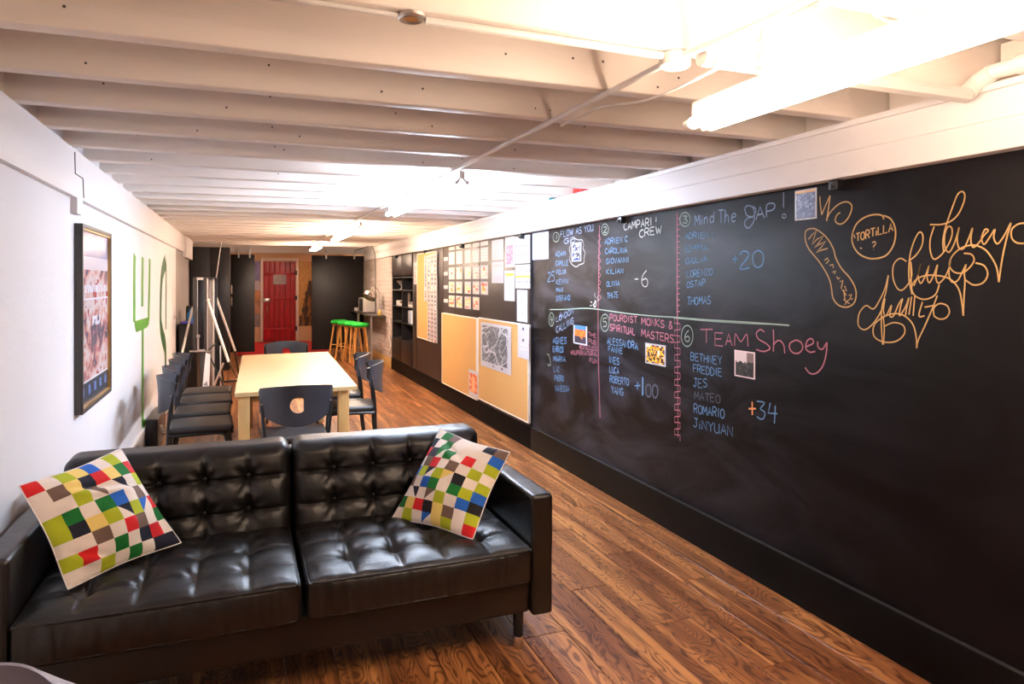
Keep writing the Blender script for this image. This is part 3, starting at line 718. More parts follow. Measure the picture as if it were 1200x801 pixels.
words([('THE', 689, 393, 699, 396, 4.5), ('PUB', 690, 401.5, 699, 404, 5), ('#DISCUSS', 679, 408.5, 700, 411, 5), ('#SUPERNATURAL', 669, 415, 700.5, 417, 4.5), ('FUN', 691, 424, 700, 426, 5)], 'pink', .004, label='small pink chalk lines beside photo of list four')
words([('A', 655, 375, 659, 372, 8), ('LONDON', 652, 377, 672, 367, 6), ('CALLING', 652, 390, 672, 379, 7)], 'slate', .006, label='smudged dull blue chalk heading of list four')
words([('POURDIST', 715, 375, 746.7, 378.5, 7), ('MONKS &', 752, 379.5, 788, 385, 8), ('SPIRITUAL', 715, 387, 744.6, 392.5, 7.5), ('MASTERS', 752, 394, 790, 402, 8.5)], 'pink', .007, label='pink chalk heading of list five')
words([('ALESSANDRA', 711.7, 402.5, 747.4, 409.5, 7.5), ('FANNE', 713, 411.5, 729.5, 414, 6), ('INES', 713.7, 424.6, 725.8, 427, 7.5), ('LUCA', 714.4, 436, 725.4, 438, 7), ('ROBERTO', 715, 447.5, 737, 451.5, 7.5), ('YANG', 716.5, 460, 730.5, 463.5, 8)], 'blue', label='blue chalk names of list five')
words([('+', 744, 458, 750.5, 458, 12)], 'blue', .007)
words([('00', 757, 465, 771, 466, 15)], 'faint', .012, label='almost wiped out chalk zeros')
c = Chalk(XB); c.px([(753.3, 441.7), (753.2, 463)], .014, False); c.done('chalk_writing', 'blue')
words([('T', 821, 401, 834.5, 401, 16), ('E', 838, 403.5, 848, 404.5, 14.5), ('A', 850.5, 404.5, 858, 405, 13.5), ('M', 861, 404.5, 877.5, 405.5, 14)], 'pink', .006, label='pink chalk heading of list six')
c = Chalk(XB)
for st in ([(565, 100), (540, 85), (515, 110), (530, 145), (580, 175), (600, 205), (560, 222), (515, 210)], [(622, 85), (624, 150), (622, 222)], [(622, 185), (640, 160), (665, 155), (688, 185), (693, 235)],
           [(765, 150), (728, 170), (725, 205), (750, 232), (785, 230), (806, 200), (795, 165), (765, 150)], [(828, 192), (872, 170), (862, 142), (835, 155), (825, 200), (850, 226), (885, 222)],
           [(900, 160), (903, 195), (930, 208), (955, 168)], [(958, 165), (952, 240), (930, 315), (890, 358), (850, 358), (820, 322)]):
    c.px(cr_(st, 790, 370, 5.342), .0065)
c.done('chalk_writing', 'pink')
words([('BETHNEY', 809.7, 421.5, 846, 427, 8.5), ('FREDDIE', 812.5, 435.5, 846, 441, 8.5), ('JES', 812.5, 453, 829, 454, 10), ('ROMARIO', 813.4, 483.5, 849, 490, 10), ('JiNYUAN', 812.5, 500.5, 859, 511, 10.5)], 'blue', .005, label='blue chalk names of list six')
words([('MATEO', 814, 467.5, 844, 472, 9)], 'faint', .006, label='half wiped chalk name in list six')
words([('+', 877.5, 489, 886, 489, 20)], 'orange', .009, label='orange chalk plus sign')
words([('34', 887, 490, 911, 494, 20)], 'blue', .007, label='blue chalk score of list six')
c = Chalk(XB)
for (a, b_, rx, ry, d_) in ((651.7, 277.7, 3.6, 5.5, '1'), (709.2, 268.7, 4, 6.5, '2'), (803, 257, 6, 8.2, '3'), (646.3, 374, 2.8, 7.8, '4'), (709, 378, 5, 10, '5'), (805.5, 393.4, 6.8, 12.3, '6')):
    c.circle(a, b_, rx, ry, .0055); c.text(d_, a - rx * (.1 if d_ == '1' else .4), b_ + ry * .5, a + rx * .5, b_ + ry * .5, ry, .006)
c.px([(644.5, 362.5), (662, 362.3), (685, 361), (703, 362.5), (736, 367.2), (765, 370), (790, 371.5), (828, 374.5), (870, 377), (905, 379.5), (925, 381)], .007)
c.px([(790, 372.5), (830, 376), (880, 379), (912, 380)], .004)
c.px(cr_([(12, 398), (38, 410), (52, 470), (60, 540), (30, 545), (22, 520)], 640, 380, 11.44), .006)
c.done('ring_and_rule', 'green', 'pale green chalk rings round the list numbers and a long level rule')
c = Chalk(XB)
c.px([(669, 282), (673, 279.5), (678, 281), (682, 281), (684, 286), (683.5, 291), (685.5, 296), (684.5, 302), (684, 308), (679, 310), (675, 312.5), (670, 309), (667.6, 304), (668.6, 298), (667.3, 292), (668.8, 287)], .006, closed=True)
c.px([(696.5, 356), (697.8, 352), (698.5, 357), (697, 359.5), (695.3, 357)], .012, closed=True)
for (a, b_) in (((692, 353), (694, 354.5)), ((697, 343), (697.5, 349)), ((702, 350), (700, 353)), ((691.5, 358), (694, 357.5)), ((701, 346.5), (699.6, 350))): c.px([a, b_], .006, False)
c.done('doodle', 'white', 'white chalk cloud and small sun doodle')
c = Chalk(XB); random.seed(3)
c.px([(702.6, 264), (702, 300), (701.3, 340), (701, 372), (701.3, 420), (702.5, 460), (703.2, 489)], .007)
q = [(702.2 + (1.7 if i % 2 else -.9) + random.uniform(-.4, .4), 275 + i * 4.3) for i in range(19)]; c.px(q, .0045)
c.done('divider', 'pink', 'wavy pink chalk divider between lists one and two')
c = Chalk(XB)
c.px([(793.5, 249), (793.7, 300), (793.8, 350), (794, 380)], .009)
for i in range(17): c.px([(793, 256 + i * 6.8), (797, 255.5 + i * 6.8 + random.uniform(-.6, .6))], .005, False)
y = 372; q = []
while y < 510: q += [(790.8, y), (790.8, y + 6.5), (797.2, y + 7), (797.2, y + 14)]; y += 14.5
c.px(q, .0055, False); c.px([(794, 380), (794.3, 430), (794.8, 512)], .004)
c.done('divider', 'pink', 'pink chalk divider with steps between lists two and three')
# yellow drawings and scribbled signatures
c = Chalk(XB); o = (920, 210, 5.007)
c.px(cr_([(205, 100), (208, 150), (216, 208)], *o), .006); c.px(cr_([(216, 208), (240, 150), (265, 95)], *o), .006); c.px(cr_([(265, 95), (256, 170), (245, 245)], *o), .007)
c.px(cr_([(250, 225), (265, 195), (310, 150), (355, 132), (385, 142), (393, 170), (375, 220), (345, 255), (315, 262), (296, 242), (305, 210), (325, 195)], *o), .006)
c.done('drawing', 'yellow', 'yellow chalk letters beside the upper photo')
c = Chalk(XB)
c.px(cr_([(118, 335), (122, 305), (145, 290), (180, 292), (225, 322), (258, 360), (285, 410), (298, 460), (330, 520), (378, 575), (410, 630), (418, 680), (405, 725), (370, 748), (330, 745), (300, 725), (280, 690), (274, 645), (262, 590), (235, 535), (195, 475), (145, 415), (125, 375)], *o), .006, closed=True)
c.px(cr_([(138, 352), (160, 325), (185, 302), (172, 340), (160, 382), (190, 350), (228, 330), (200, 370), (172, 402), (205, 380), (240, 362), (212, 400), (182, 432), (215, 415), (250, 405)], *o), .005, False)
for st in ([(232, 475), (250, 462), (258, 478), (240, 495)], [(262, 505), (282, 500), (285, 520)], [(280, 545), (298, 538), (292, 556)], [(305, 570), (312, 585), (322, 578)], [(322, 600), (340, 592), (330, 640)], [(350, 625), (362, 655), (335, 645), (360, 680)], [(345, 650), (352, 705)], [(375, 680), (392, 675), (380, 705), (398, 700)], [(345, 705), (380, 730), (350, 735), (375, 705)]):
    c.px(cr_(st, *o), .005, False)
c.done('drawing', 'yellow', 'yellow chalk drawing of a shoe sole')
c = Chalk(XB)
c.px(cr_([(580, 235), (570, 212), (525, 207), (470, 222), (420, 262), (395, 325), (398, 380), (430, 432), (480, 460), (530, 465), (590, 448), (630, 400), (648, 340), (645, 280), (620, 232), (580, 212)], *o), .0065)
c.px(cr_([(412, 345), (405, 325)], *o), .005, False); c.px(cr_([(443, 400), (450, 408)], *o), .006, False)
c.text('TORTiLLA', 1003.5, 283, 1046.5, 270, 9, .0055); c.text('?', 1022, 293, 1027, 292, 9.5, .005)
c.done('drawing', 'yellow', 'yellow chalk circle with the word tortilla')
sig = (1000, 210, 4.005)
for lab, strokes in (('upper yellow chalk signature', (
        [(425, 340), (421, 290), (435, 220), (470, 120), (490, 72), (510, 57), (524, 72), (518, 110), (492, 165), (455, 198), (410, 212), (360, 212)],
        [(380, 222), (362, 280), (362, 335), (378, 374), (410, 358), (440, 318), (462, 270), (463, 230), (445, 222), (430, 260), (430, 315), (450, 342), (475, 300), (492, 245), (497, 228), (488, 280), (497, 322), (520, 322), (545, 270), (560, 228), (552, 280), (562, 318), (588, 300), (615, 262), (634, 240), (618, 236), (603, 275), (615, 305), (645, 265), (665, 235), (660, 275), (678, 302), (710, 262), (740, 205), (722, 270), (700, 370), (684, 482)],
        [(684, 482), (675, 420), (655, 375), (620, 330), (575, 310), (535, 312), (495, 330), (462, 365), (452, 405), (475, 435), (515, 438), (550, 410), (568, 378), (555, 352), (520, 347)],
        [(812, 205), (775, 210), (745, 235), (745, 275), (770, 298), (815, 300)])),
    ('middle yellow chalk signature', (
        [(275, 535), (262, 470), (262, 400), (270, 340), (290, 280), (312, 247), (327, 265), (322, 312), (295, 355), (265, 380)],
        [(250, 385), (220, 371), (190, 400), (187, 460), (205, 508), (228, 520), (255, 495), (275, 450), (270, 385)],
        [(270, 385), (272, 470), (276, 540)],
        [(285, 500), (305, 450), (316, 395), (306, 455), (318, 488), (340, 450), (356, 405), (347, 455), (358, 485), (380, 445), (396, 400), (388, 455), (400, 487), (430, 460), (452, 410), (458, 375), (450, 440), (462, 480), (490, 475), (515, 430), (530, 400), (522, 440), (525, 480), (520, 560), (517, 640)],
        [(517, 640), (512, 590), (498, 520), (465, 475), (420, 455), (350, 450), (300, 467), (275, 505), (290, 545), (335, 563), (385, 542), (405, 492)],
        [(525, 470), (565, 495), (610, 485), (632, 445), (615, 405), (575, 392)])),
    ('lower yellow chalk signature', (
        [(165, 450), (155, 520), (135, 600), (132, 680), (138, 775)], [(142, 775), (146, 700), (140, 640)],
        [(165, 450), (150, 510), (125, 565), (95, 608), (60, 592), (28, 630), (25, 685), (55, 705), (95, 675), (130, 620), (150, 560)],
        [(150, 560), (142, 615), (155, 640), (180, 590), (172, 640), (190, 640), (212, 590), (232, 560), (222, 600), (218, 640), (245, 600), (262, 555), (250, 610), (246, 638)],
        [(275, 550), (262, 635)], [(290, 545), (282, 640)], [(325, 575), (308, 640), (335, 640)],
        [(395, 545), (370, 610), (335, 690), (305, 755), (298, 792)], [(335, 600), (385, 590)],
        [(298, 792), (296, 740), (280, 680), (240, 640), (190, 630), (135, 650), (98, 685), (98, 735), (140, 762), (200, 760), (240, 725), (235, 685), (190, 672), (145, 690)],
        [(380, 640), (378, 605), (405, 583), (440, 592), (452, 622), (435, 650), (405, 655), (378, 640)]))):
    c = Chalk(XB)
    for st in strokes: c.px(cr_(st, *sig), .0054)
    c.done('signature', 'yellow', lab)

# ------------------------------------------------------------------ flat prints on the walls
def sheet(name, label, cat, px4, fn, nu=14, nv=18, X=XB, th=.0012, group=None, m='print', bend=.0):
    """paper on the right wall; px4 = left, top, right, bottom in photo pixels (heights read at the left edge)"""
    x0, y0, x1, y1 = px4; a = at_x(x0, y0, X); a2 = at_x(x0, y1, X); b_ = at_x(x1, y0, X)
    Ya, Yb, Zt, Zb = a.y, b_.y, a.z, a2.z; mb = MB(); xf = X - th
    mb.box(xf, X - .0002, Yb, Ya, Zb, Zt)
    for i in range(nu):
        for j in range(nv):
            c = fn((i + .5) / nu, (j + .5) / nv)
            if c is None: continue
            u0, u1, v0, v1 = i / nu, (i + 1) / nu, j / nv, (j + 1) / nv
            y_0, y_1 = Ya + (Yb - Ya) * u0, Ya + (Yb - Ya) * u1; z0, z1 = Zt + (Zb - Zt) * v0, Zt + (Zb - Zt) * v1
            mb.add([(xf - .0006, y_0, z0), (xf - .0006, y_0, z1), (xf - .0006, y_1, z1), (xf - .0006, y_1, z0)], [(0, 1, 2, 3)], c)
    o = mb.build(name, M[m], smooth=False)
    return tag(o, label, cat, group)
WH = rgb(188, 184, 188)
def photo_fn(cols, seed, border=.06):
    def f(u, v):
        if u < border or u > 1 - border or v < border or v > 1 - border: return WH
        k = (noise.noise(Vector((u * 5, v * 5, seed))) + .5 + .5 * noise.noise(Vector((u * 17, v * 17, seed + 3)))) * len(cols) * .8 + v * .6
        return rgb(*cols[int(max(0, min(len(cols) - 1, k)))])
    return f
sheet('photo_print', 'upright photo of blue clad people inside the chalk cloud', 'photo', (670, 284.8, 681.3, 306.5), photo_fn([(230, 230, 240), (60, 90, 160), (30, 30, 40), (200, 190, 200), (20, 60, 150)], 1), 10, 16, m='print_gloss', group='photos on the chalkboard')
sheet('photo_print', 'orange photo with blue top in list four', 'photo', (672.2, 380.3, 688.2, 402), lambda u, v: WH if (u < .05 or u > .95 or v > .94) else rgb(80, 130, 180) if v < .2 else rgb(205, 110 + int(40 * noise.noise(Vector((u * 6, v * 6, 2)))), 50) if v < .55 or abs(u - .6) + abs(v - .62) < .1 else rgb(70, 60, 70), 12, 14, m='print_gloss', group='photos on the chalkboard')
sheet('photo_print', 'yellow toned group photo in list five', 'photo', (756.5, 401.2, 780.3, 425), photo_fn([(235, 215, 190), (225, 160, 40), (90, 60, 50), (240, 180, 60), (60, 50, 90), (200, 120, 60)], 6), 18, 14, m='print_gloss', group='photos on the chalkboard')
sheet('photo_print', 'black and white group photo in list six', 'photo', (861, 409.5, 885, 440), lambda u, v: rgb(232, 205, 205) if (u < .05 or u > .95 or v < .04 or v > .93) else rgb(215, 195, 195) if v < .42 + .1 * noise.noise(Vector((u * 8, 1, 1))) and u < .6 else rgb(130, 110, 110) if v < .4 else rgb(*[int(50 + 60 * abs(noise.noise(Vector((u * 12, v * 12, 3)))))] * 3), 18, 20, m='print_gloss', group='photos on the chalkboard')
sheet('photo_print', 'glossy crowd photo beside the yellow chalk letters, near the top edge', 'photo', (932, 223.6, 957.3, 258.5), lambda u, v: WH if (u < .05 or u > .95 or v < .03 or v > .97) else rgb(220, 170, 120) if v < .12 else rgb(*[int(70 + 120 * abs(noise.noise(Vector((u * 9, v * 13, 5))))) + k for k in (0, 8, 40)]), 20, 26, m='print_gloss', group='photos on the chalkboard')
def lines_fn(seed, ink=(130, 130, 150), pitch=9, base=None, head=None, tint=None):
    def f(u, v):
        if head and .04 < v < head[1] and .1 < u < .9: return rgb(*head[0])
        if .1 < u < .88 and .08 < v < .92 and int(v * pitch * 2) % 2 == 0 and noise.noise(Vector((u * 7, int(v * pitch * 2) * 1.7, seed))) > -.1: return rgb(*ink)
        if tint and .12 < u < .9 and .2 < v < .95: return rgb(*tint)
        return base and rgb(*base)
    return f
G = 'notices pinned on the dark wall boards'
sheet('notice', 'bluish notice at the top left corner of the chalkboard', 'notice', (624, 273.8, 643, 304.5), lines_fn(3, (140, 152, 180), 8, (170, 182, 208)), 12, 16, X=XB, group=G)
NP = [('notice', 'white notice with faint columns, top row, right of the small sheets', (576.3, 282, 590, 305.5), lines_fn(5, (215, 190, 190), 6)),
      ('notice', 'white notice with coloured bars directly under the notice with faint columns', (576.3, 307, 590, 331.5), lambda u, v: rgb(200, 150, 120) if .15 < v < .24 and int(u * 9) % 2 else rgb(225, 205, 205) if .25 < v < .7 and int(u * 9) % 2 else None),
      ('notice', 'tall notice with a pink panel', (592, 278.5, 603.3, 313), lambda u, v: rgb(205, 110, 140) if .12 < u < .88 and .28 < v < .92 and noise.noise(Vector((u * 9, v * 22, 4))) > -.25 else (rgb(225, 190, 200) if .12 < u < .88 and .28 < v < .92 else None)),
      ('notice', 'tall notice with a yellow highlighted heading', (591, 317, 603.2, 352), lambda u, v: rgb(232, 226, 60) if .08 < v < .16 and .15 < u < .9 else (rgb(200, 200, 225) if .25 < v < .8 and int(v * 18) % 3 == 0 and .15 < u < .7 else None)),
      ('notice', 'white notice with rows of small pictures under the right black clip', (603.8, 277.5, 621.4, 309), lambda u, v: rgb(120, 118, 130) if (.32 < v < .42 or .62 < v < .74) and int(u * 14) % 2 and .08 < u < .92 else (rgb(190, 190, 200) if (.25 < v < .3 or .5 < v < .54) and u < .6 else None)),
      ('notice', 'white notice with a yellow green stripe across it', (604, 310.5, 621.4, 337.5), lambda u, v: rgb(205, 225, 70) if .47 < v < .56 else (rgb(130, 130, 145) if (.22 < v < .3 or .7 < v < .78) and int(u * 12) % 2 else None)),
      ('notice', 'plain bluish white strip hanging over the edge of the right cork board', (606, 339.5, 618.2, 376), lambda u, v: rgb(150, 155, 185) if v > .7 and .5 < u < .62 and v < .74 else rgb(186, 190, 206))]
for (n_, l_, p_, f_) in NP: sheet(n_, l_, 'notice', p_, f_, 14, 22, X=XN, group=G)
# the rows of small sheets
zrow = [(1.865, 1.712), (1.676, 1.53), (1.502, 1.363), (1.332, 1.19)]
cpx = [(526, 532.8), (534.6, 541.8), (544.6, 552), (554, 561.7), (563.2, 572)]
ordn = ['first', 'second', 'third', 'fourth', 'fifth']; rown = ['top', 'second', 'third', 'bottom']
def ypx(px): return at_x(px, 330, XN).y
def small_fn(r, c):
    warm = [(240, 222, 205), (240, 215, 190), (238, 205, 180), (245, 160, 70)]
    def f(u, v):
        if u < .08 or u > .92 or v < .06 or v > .94: return None
        n_ = noise.noise(Vector((u * 3 + c * 5, v * 5, r * 7.3)))
        if r >= 1 and n_ > .42 - r * .12: return rgb(*[(240, 220, 90), (235, 90, 50), (245, 150, 60)][(c + int(v * 3)) % 3])
        return rgb(*warm[min(2, r)]) if int(v * 10) % 2 == 0 else None
    return f
for r, (zt_, zb_) in enumerate(zrow):
    for c_, (xa, xb) in enumerate(cpx):
        if r == 3 and c_ == 4: continue
        a, b_ = ypx(xa), ypx(xb); pa = at_x(xa, 330, XN)
        d_ = XN / ((xa - 284) * CO / F); yt = HY - (zt_ - CH) * F / d_; yb = HY - (zb_ - CH) * F / d_
        sheet('schedule_sheet', '%s small sheet from the left in the %s row of coloured schedules' % (ordn[c_], rown[r]), 'sheet', (xa, yt, xb, yb), small_fn(r, c_), 8, 10, X=XN, group='small schedule sheets in a grid')
    pa = at_x(520, 330, XN); d_ = pa.y * CO + pa.x * SI; zc = (zt_ + zb_) / 2
    sheet('row_label', 'small blank white tag left of the %s row of schedule sheets' % rown[r], 'tag', (520, HY - (zc + .022 - CH) * F / d_, 524.8, HY - (zc - .022 - CH) * F / d_), lambda u, v: rgb(190, 185, 190) if .4 < v < .6 and .2 < u < .8 else None, 5, 5, X=XN, group='tags beside the schedule sheets')
for c_, (xa, xb) in enumerate(cpx):
    pa = at_x(xa, 330, XN); d_ = pa.y * CO + pa.x * SI
    sheet('column_label', 'header card over the %s column of schedule sheets from the left' % ordn[c_], 'tag', (xa, HY - (1.93 - CH) * F / d_, xb, HY - (1.888 - CH) * F / d_), lambda u, v: rgb(200, 180, 170) if .4 < v < .7 and .2 < u < .8 else None, 6, 5, X=XN, group='header cards over the schedule sheets')
# cork boards
def cork(label, xa, xb, zt_, zb_, X=XN, group=None):
    a, b_ = at_x(xa, 330, X).y, at_x(xb, 330, X).y; t = thing('cork_board', label, 'pinboard', (X - .01, (a + b_) / 2, zb_), 0, group)
    MB().box(X - .022, X, b_ + .006, a - .006, zb_ + .006, zt_ - .006).build('cork_panel', M['cork'], t)
    f = MB().rbox(X - .026, X, b_, b_ + .012, zb_, zt_, .002, 1); f.build('frame_side', M['cork_edge'], t)
    MB().rbox(X - .026, X, a - .012, a, zb_, zt_, .002, 1).build('frame_side', M['cork_edge'], t)
    MB().rbox(X - .026, X, b_ + .012, a - .012, zt_ - .012, zt_, .002, 1).build('frame_top', M['cork_edge'], t)
    MB().rbox(X - .026, X, b_ + .012, a - .012, zb_, zb_ + .012, .002, 1).build('frame_bottom', M['cork_edge'], t)
    pn = MB(); random.seed(len(label))
    for i in range(9): pn.lathe([(.001, 0), (.004, .001), (.002, .003), (.004, .0035)], (X - .022, random.uniform(b_ + .1, a - .1), random.uniform(zb_ + .1, zt_ - .05)), 6, Matrix.Rotation(-PI / 2, 3, 'Y'))
    tag(pn.build('pin', M['frame_grey'], t), kind='stuff')
    return t
cork('left of the two large low cork boards, nearly empty', 519.8, 561, 1.105, .208)
cork('right of the two large low cork boards, with an aerial map on it', 562.7, 622, 1.115, .235)
XC = XN - .0265
def map_fn(u, v):
    if not (.06 < u < .9 and .07 < v < .87): return rgb(120, 70, 60) if .9 < v < .95 and (.42 < u < .47 or .7 < u < .75) else None
    a, b_ = u * .8 + v * .6, -u * .6 + v * .8; w_ = noise.noise(Vector((u * 3, v * 3, 4)))
    if abs((a * 2.3 + w_ * .5) % 1 - .5) < .035 or abs((b_ * 1.7 + w_ * .6) % 1 - .5) < .03 or abs((u * 5.1 + w_) % 1 - .5) < .03: return rgb(196, 192, 194)
    g_ = int(max(38, min(180, 104 + 60 * noise.noise(Vector((a * 22, b_ * 9, 1))) + 75 * noise.noise(Vector((u * 48, v * 48, 2))))))
    return rgb(g_, g_, g_ + 2)
sheet('map_print', 'black and white aerial map pinned to the right cork board', 'map', (563.6, 376.8, 599, 427.6),
      map_fn, 56, 64, X=XC)
sheet('leaflet', 'white leaflet with two small dark marks at the right edge of the right cork board', 'leaflet', (606.8, 379.3, 620, 418), lambda u, v: rgb(50, 50, 60) if abs(u - .5) < .1 and (.1 < v < .16 or .42 < v < .5) else (rgb(200, 200, 215) if .2 < u < .8 and .55 < v < .8 and int(v * 30) % 3 == 0 else None), 14, 24, X=XC)
sheet('flyer', 'orange and red flyer at the lower corner of the left cork board', 'flyer', (549.5, 432, 560.4, 462.5), lambda u, v: (rgb(215, 90, 50) if noise.noise(Vector((u * 6, v * 8, 3))) < .05 and not (.35 < u < .65 and .2 < v < .8) else rgb(235, 170, 120)) if .08 < u < .92 and .12 < v < .86 else None, 12, 18, X=XC)
t = cork('tall narrow cork board with long white photo strips', 490.6, 513, 1.905, .69)
for i, (xa, xb, y0_, y1_) in enumerate(((497.2, 500.4, 300, 353), (501.2, 504.2, 299, 398), (504.8, 508, 298, 399.5), (508.6, 511.6, 297.5, 401))):
    sheet('photo_strip', ['leftmost, shortest photo strip on the narrow cork board', 'second photo strip from the left on the narrow cork board', 'third photo strip from the left on the narrow cork board', 'rightmost photo strip on the narrow cork board'][i], 'photo strip', (xa, y0_, xb, y1_),
          lambda u, v, s=i: rgb(*[(60, 50, 70), (150, 60, 60), (40, 50, 90), (110, 90, 90), (190, 150, 130)][int(abs(noise.noise(Vector((u * 3, v * 40, s * 3.3)))) * 12) % 5]) if .25 < u < .75 and int(v * 60) % 3 and noise.noise(Vector((1, v * 9, s))) > -.3 else None, 4, 60, X=XC, group='photo strips on the narrow cork board')
sheet('notice', 'small white notice half hidden left of the narrow cork board', 'notice', (484.8, 307.5, 489.6, 333), lines_fn(8, (190, 150, 150), 5), 6, 12, X=XN, group=G)
# black clamp hooks along the beam
for i, (px, py, lb_) in enumerate(((728, 257, 'black clamp at the beam beside the white chalk heading'), (979, 211, 'black clamp at the beam right of the glossy crowd photo'), (611, 275, 'black clamp above the notice with small pictures'),
                              (541, 289, 'black clamp above the grid of schedule sheets'), (498, 294.5, 'black clamp above the narrow cork board'), (464.5, 299, 'black clamp above the shelf recess'))):
    p = at_x(px, py, XBEAM + .02); y = p.y
    t = thing('clamp', lb_, 'clamp', (XBEAM + .02, y, 1.90), 0, 'black clamps along the beam')
    MB().rbox(XBEAM + .004, XBEAM + .045, y - .024, y + .024, 1.893, 1.938, .006, 2).build('jaw', M['black'], t)
    MB().tube([(XBEAM + .015, y, 1.91), (XBEAM - .012, y, 1.908)], .008, 8).build('screw', M['frame_grey'], t)
# ------------------------------------------------------------------ left wall: framed poster and green stickers
fp = thing('framed_poster', 'large framed poster with a pinkish print on the left wall', 'poster', (XL, 4.62, .8))
fx, ya, yb, za, zb_ = -.775, 4.19, 5.05, .805, 1.805
for (a, b_, c_, d_) in ((ya, ya + .022, za, zb_), (yb - .022, yb, za, zb_)): MB().rbox(XL, fx, a, b_, c_, d_, .002, 1).build('frame_side', M['frame_grey'], fp)
MB().rbox(XL, fx, ya + .022, yb - .022, zb_ - .022, zb_, .002, 1).build('frame_top', M['frame_grey'], fp); MB().rbox(XL, fx, ya + .022, yb - .022, za, za + .022, .002, 1).build('frame_bottom', M['frame_grey'], fp)
for (a, b_, c_, d_) in ((ya + .022, ya + .03, za + .022, zb_ - .022), (yb - .03, yb - .022, za + .022, zb_ - .022), (ya + .03, yb - .03, zb_ - .03, zb_ - .022), (ya + .03, yb - .03, za + .022, za + .03)):
    MB().box(XL + .01, fx - .004, a, b_, c_, d_).build('gold_lip', M['gold'], fp)
mb = MB(); nu, nv = 60, 90
def poster_col(u, v):
    n1, n2 = noise.noise(Vector((u * 3, v * 4, 1))), noise.noise(Vector((u * 9, v * 12, 2)))
    if v < .14: return rgb(150 + int(40 * n1), 140 + int(30 * n1), 165)
    if v < .22: return rgb(215, 205, 212)
    if v > .88: return rgb(120, 140, 190) if abs((u * 5) % 1 - .5) < .2 and .90 < v < .96 else rgb(70, 74, 84)
    if v > .865: return rgb(225, 225, 230)
    n3 = noise.noise(Vector((u * 22, v * 26, 5)))
    if (.31 < v < .36 and (u * 13 + n2) % 1 < .6 and .12 < u < .9) or .385 < v < .395 or (.50 < v < .56 and .4 < u < .7 and n3 > -.1): return rgb(226, 226, 240)
    c = n1 * .8 + .6 * n2 + .4 * n3
    return rgb(112, 104, 122) if c < -.32 else rgb(190, 130, 128) if c < -.1 else rgb(214, 172, 160) if c < .12 else rgb(214, 198, 196) if c < .45 else rgb(176, 88, 84)
for i in range(nu):
    for j in range(nv):
        y0_, y1_ = ya + .03 + (yb - ya - .06) * i / nu, ya + .03 + (yb - ya - .06) * (i + 1) / nu; z0, z1 = zb_ - .03 - (zb_ - za - .06) * j / nv, zb_ - .03 - (zb_ - za - .06) * (j + 1) / nv
        mb.add([(fx - .018, y0_, z0), (fx - .018, y1_, z0), (fx - .018, y1_, z1), (fx - .018, y0_, z1)], [(0, 3, 2, 1)], poster_col((i + .5) / nu, (j + .5) / nv))
mb.build('poster_print', M['print_gloss'], fp, smooth=False)
class WallLine(Chalk):
    pass
def sticker(name, lab, cat, strokes, polys, m, group='green cutlery stickers on the left wall'):
    t = thing(name, lab, cat, (XL, 7, 1), 0, group); X = XL + .0002
    for st, w_ in strokes:
        c = Chalk(X, 1)
        q = [at_x(a, b_, X) for a, b_ in st]; c.line(smooth_pts([(p.y, p.z) for p in q], 4) if len(q) > 2 else [(p.y, p.z) for p in q], w_)
        c.mb.build('strip', M[m], t, smooth=False)
    for pts in polys:
        MB().prism([at_x(a, b_, X) + Vector((.0003, 0, 0)) for a, b_ in pts], (.0012, 0, 0)).build('solid_shape', M[m], t, smooth=False)
    return t
sticker('fork_sticker', 'green outline fork sticker, left of the knife shape', 'wall sticker',
        [([(157.8, 298), (157.2, 320), (157.2, 377)], .14), ([(167, 301), (166.8, 330), (166.6, 359)], .14), ([(175.3, 303), (175, 330), (174, 375)], .14), ([(167, 384), (167, 499)], .14), ([(167, 499), (170.2, 497)], .10), ([(170.2, 497), (170.2, 521)], .14)],
        [[(157.4, 376.5), (159.4, 375.8), (174.6, 371.3), (174.2, 380), (172, 383.5), (167, 386), (159.6, 389), (158, 384)]], 'green_vinyl')
sticker('knife_sticker', 'dark green outline knife sticker, right of the fork shape', 'wall sticker',
        [([(193.6, 307), (190.4, 318), (188.8, 334), (188.2, 358), (188.2, 379), (190.4, 394), (193.4, 406), (194, 425), (194, 470)], .19), ([(193.6, 307), (194.6, 318), (194.4, 350), (194.2, 386)], .12)], [], 'dark_green')

# ------------------------------------------------------------------ ceiling services
def cable(name, lab, cat, pts, r, m='white_plastic', k=5, group=None):
    return tag(MB().tube(smooth_pts([tuple(p) for p in pts], k), r, 8).build(name, M[m]), lab, cat, group)
def jbox(x, y, r, lab, z=ZJ):
    t = thing('junction_box', lab, 'junction box', (x, y, z), 0, 'round white ceiling boxes')
    MB().lathe([(r * .8, -.042), (r, -.036), (r, -.002)], (x, y, z), 20).build('box', M['white_plastic'], t)
    MB().lathe([(.003, -.046), (.006, -.042)], (x, y, z), 8).build('screw', M['alu'], t); return t
jbox(1.187, 1.735, .045, 'round white ceiling box where two conduits meet, left of the nearest lamp')
jbox(1.25, 1.15, .052, 'round white ceiling box at the top edge beside the lamp chain')
cable('conduit', 'long thin white conduit running down the ceiling above the lamps', 'conduit', [(1.187, 1.77, ZJ - .014), (1.165, 4, ZJ - .013), (1.13, 8, ZJ - .013), (1.11, 12.6, ZJ - .013)], .011)
cable('conduit', 'short white conduit between the two round ceiling boxes', 'conduit', [(1.245, 1.20, ZJ - .014), (1.22, 1.5, ZJ - .014), (1.19, 1.70, ZJ - .014)], .011)
cable('conduit', 'white conduit along the first joist from the round disc to a ceiling box', 'conduit', [(.43, 1.715, ZJ - .012), (.8, 1.72, ZJ - .012), (1.14, 1.73, ZJ - .012)], .011)
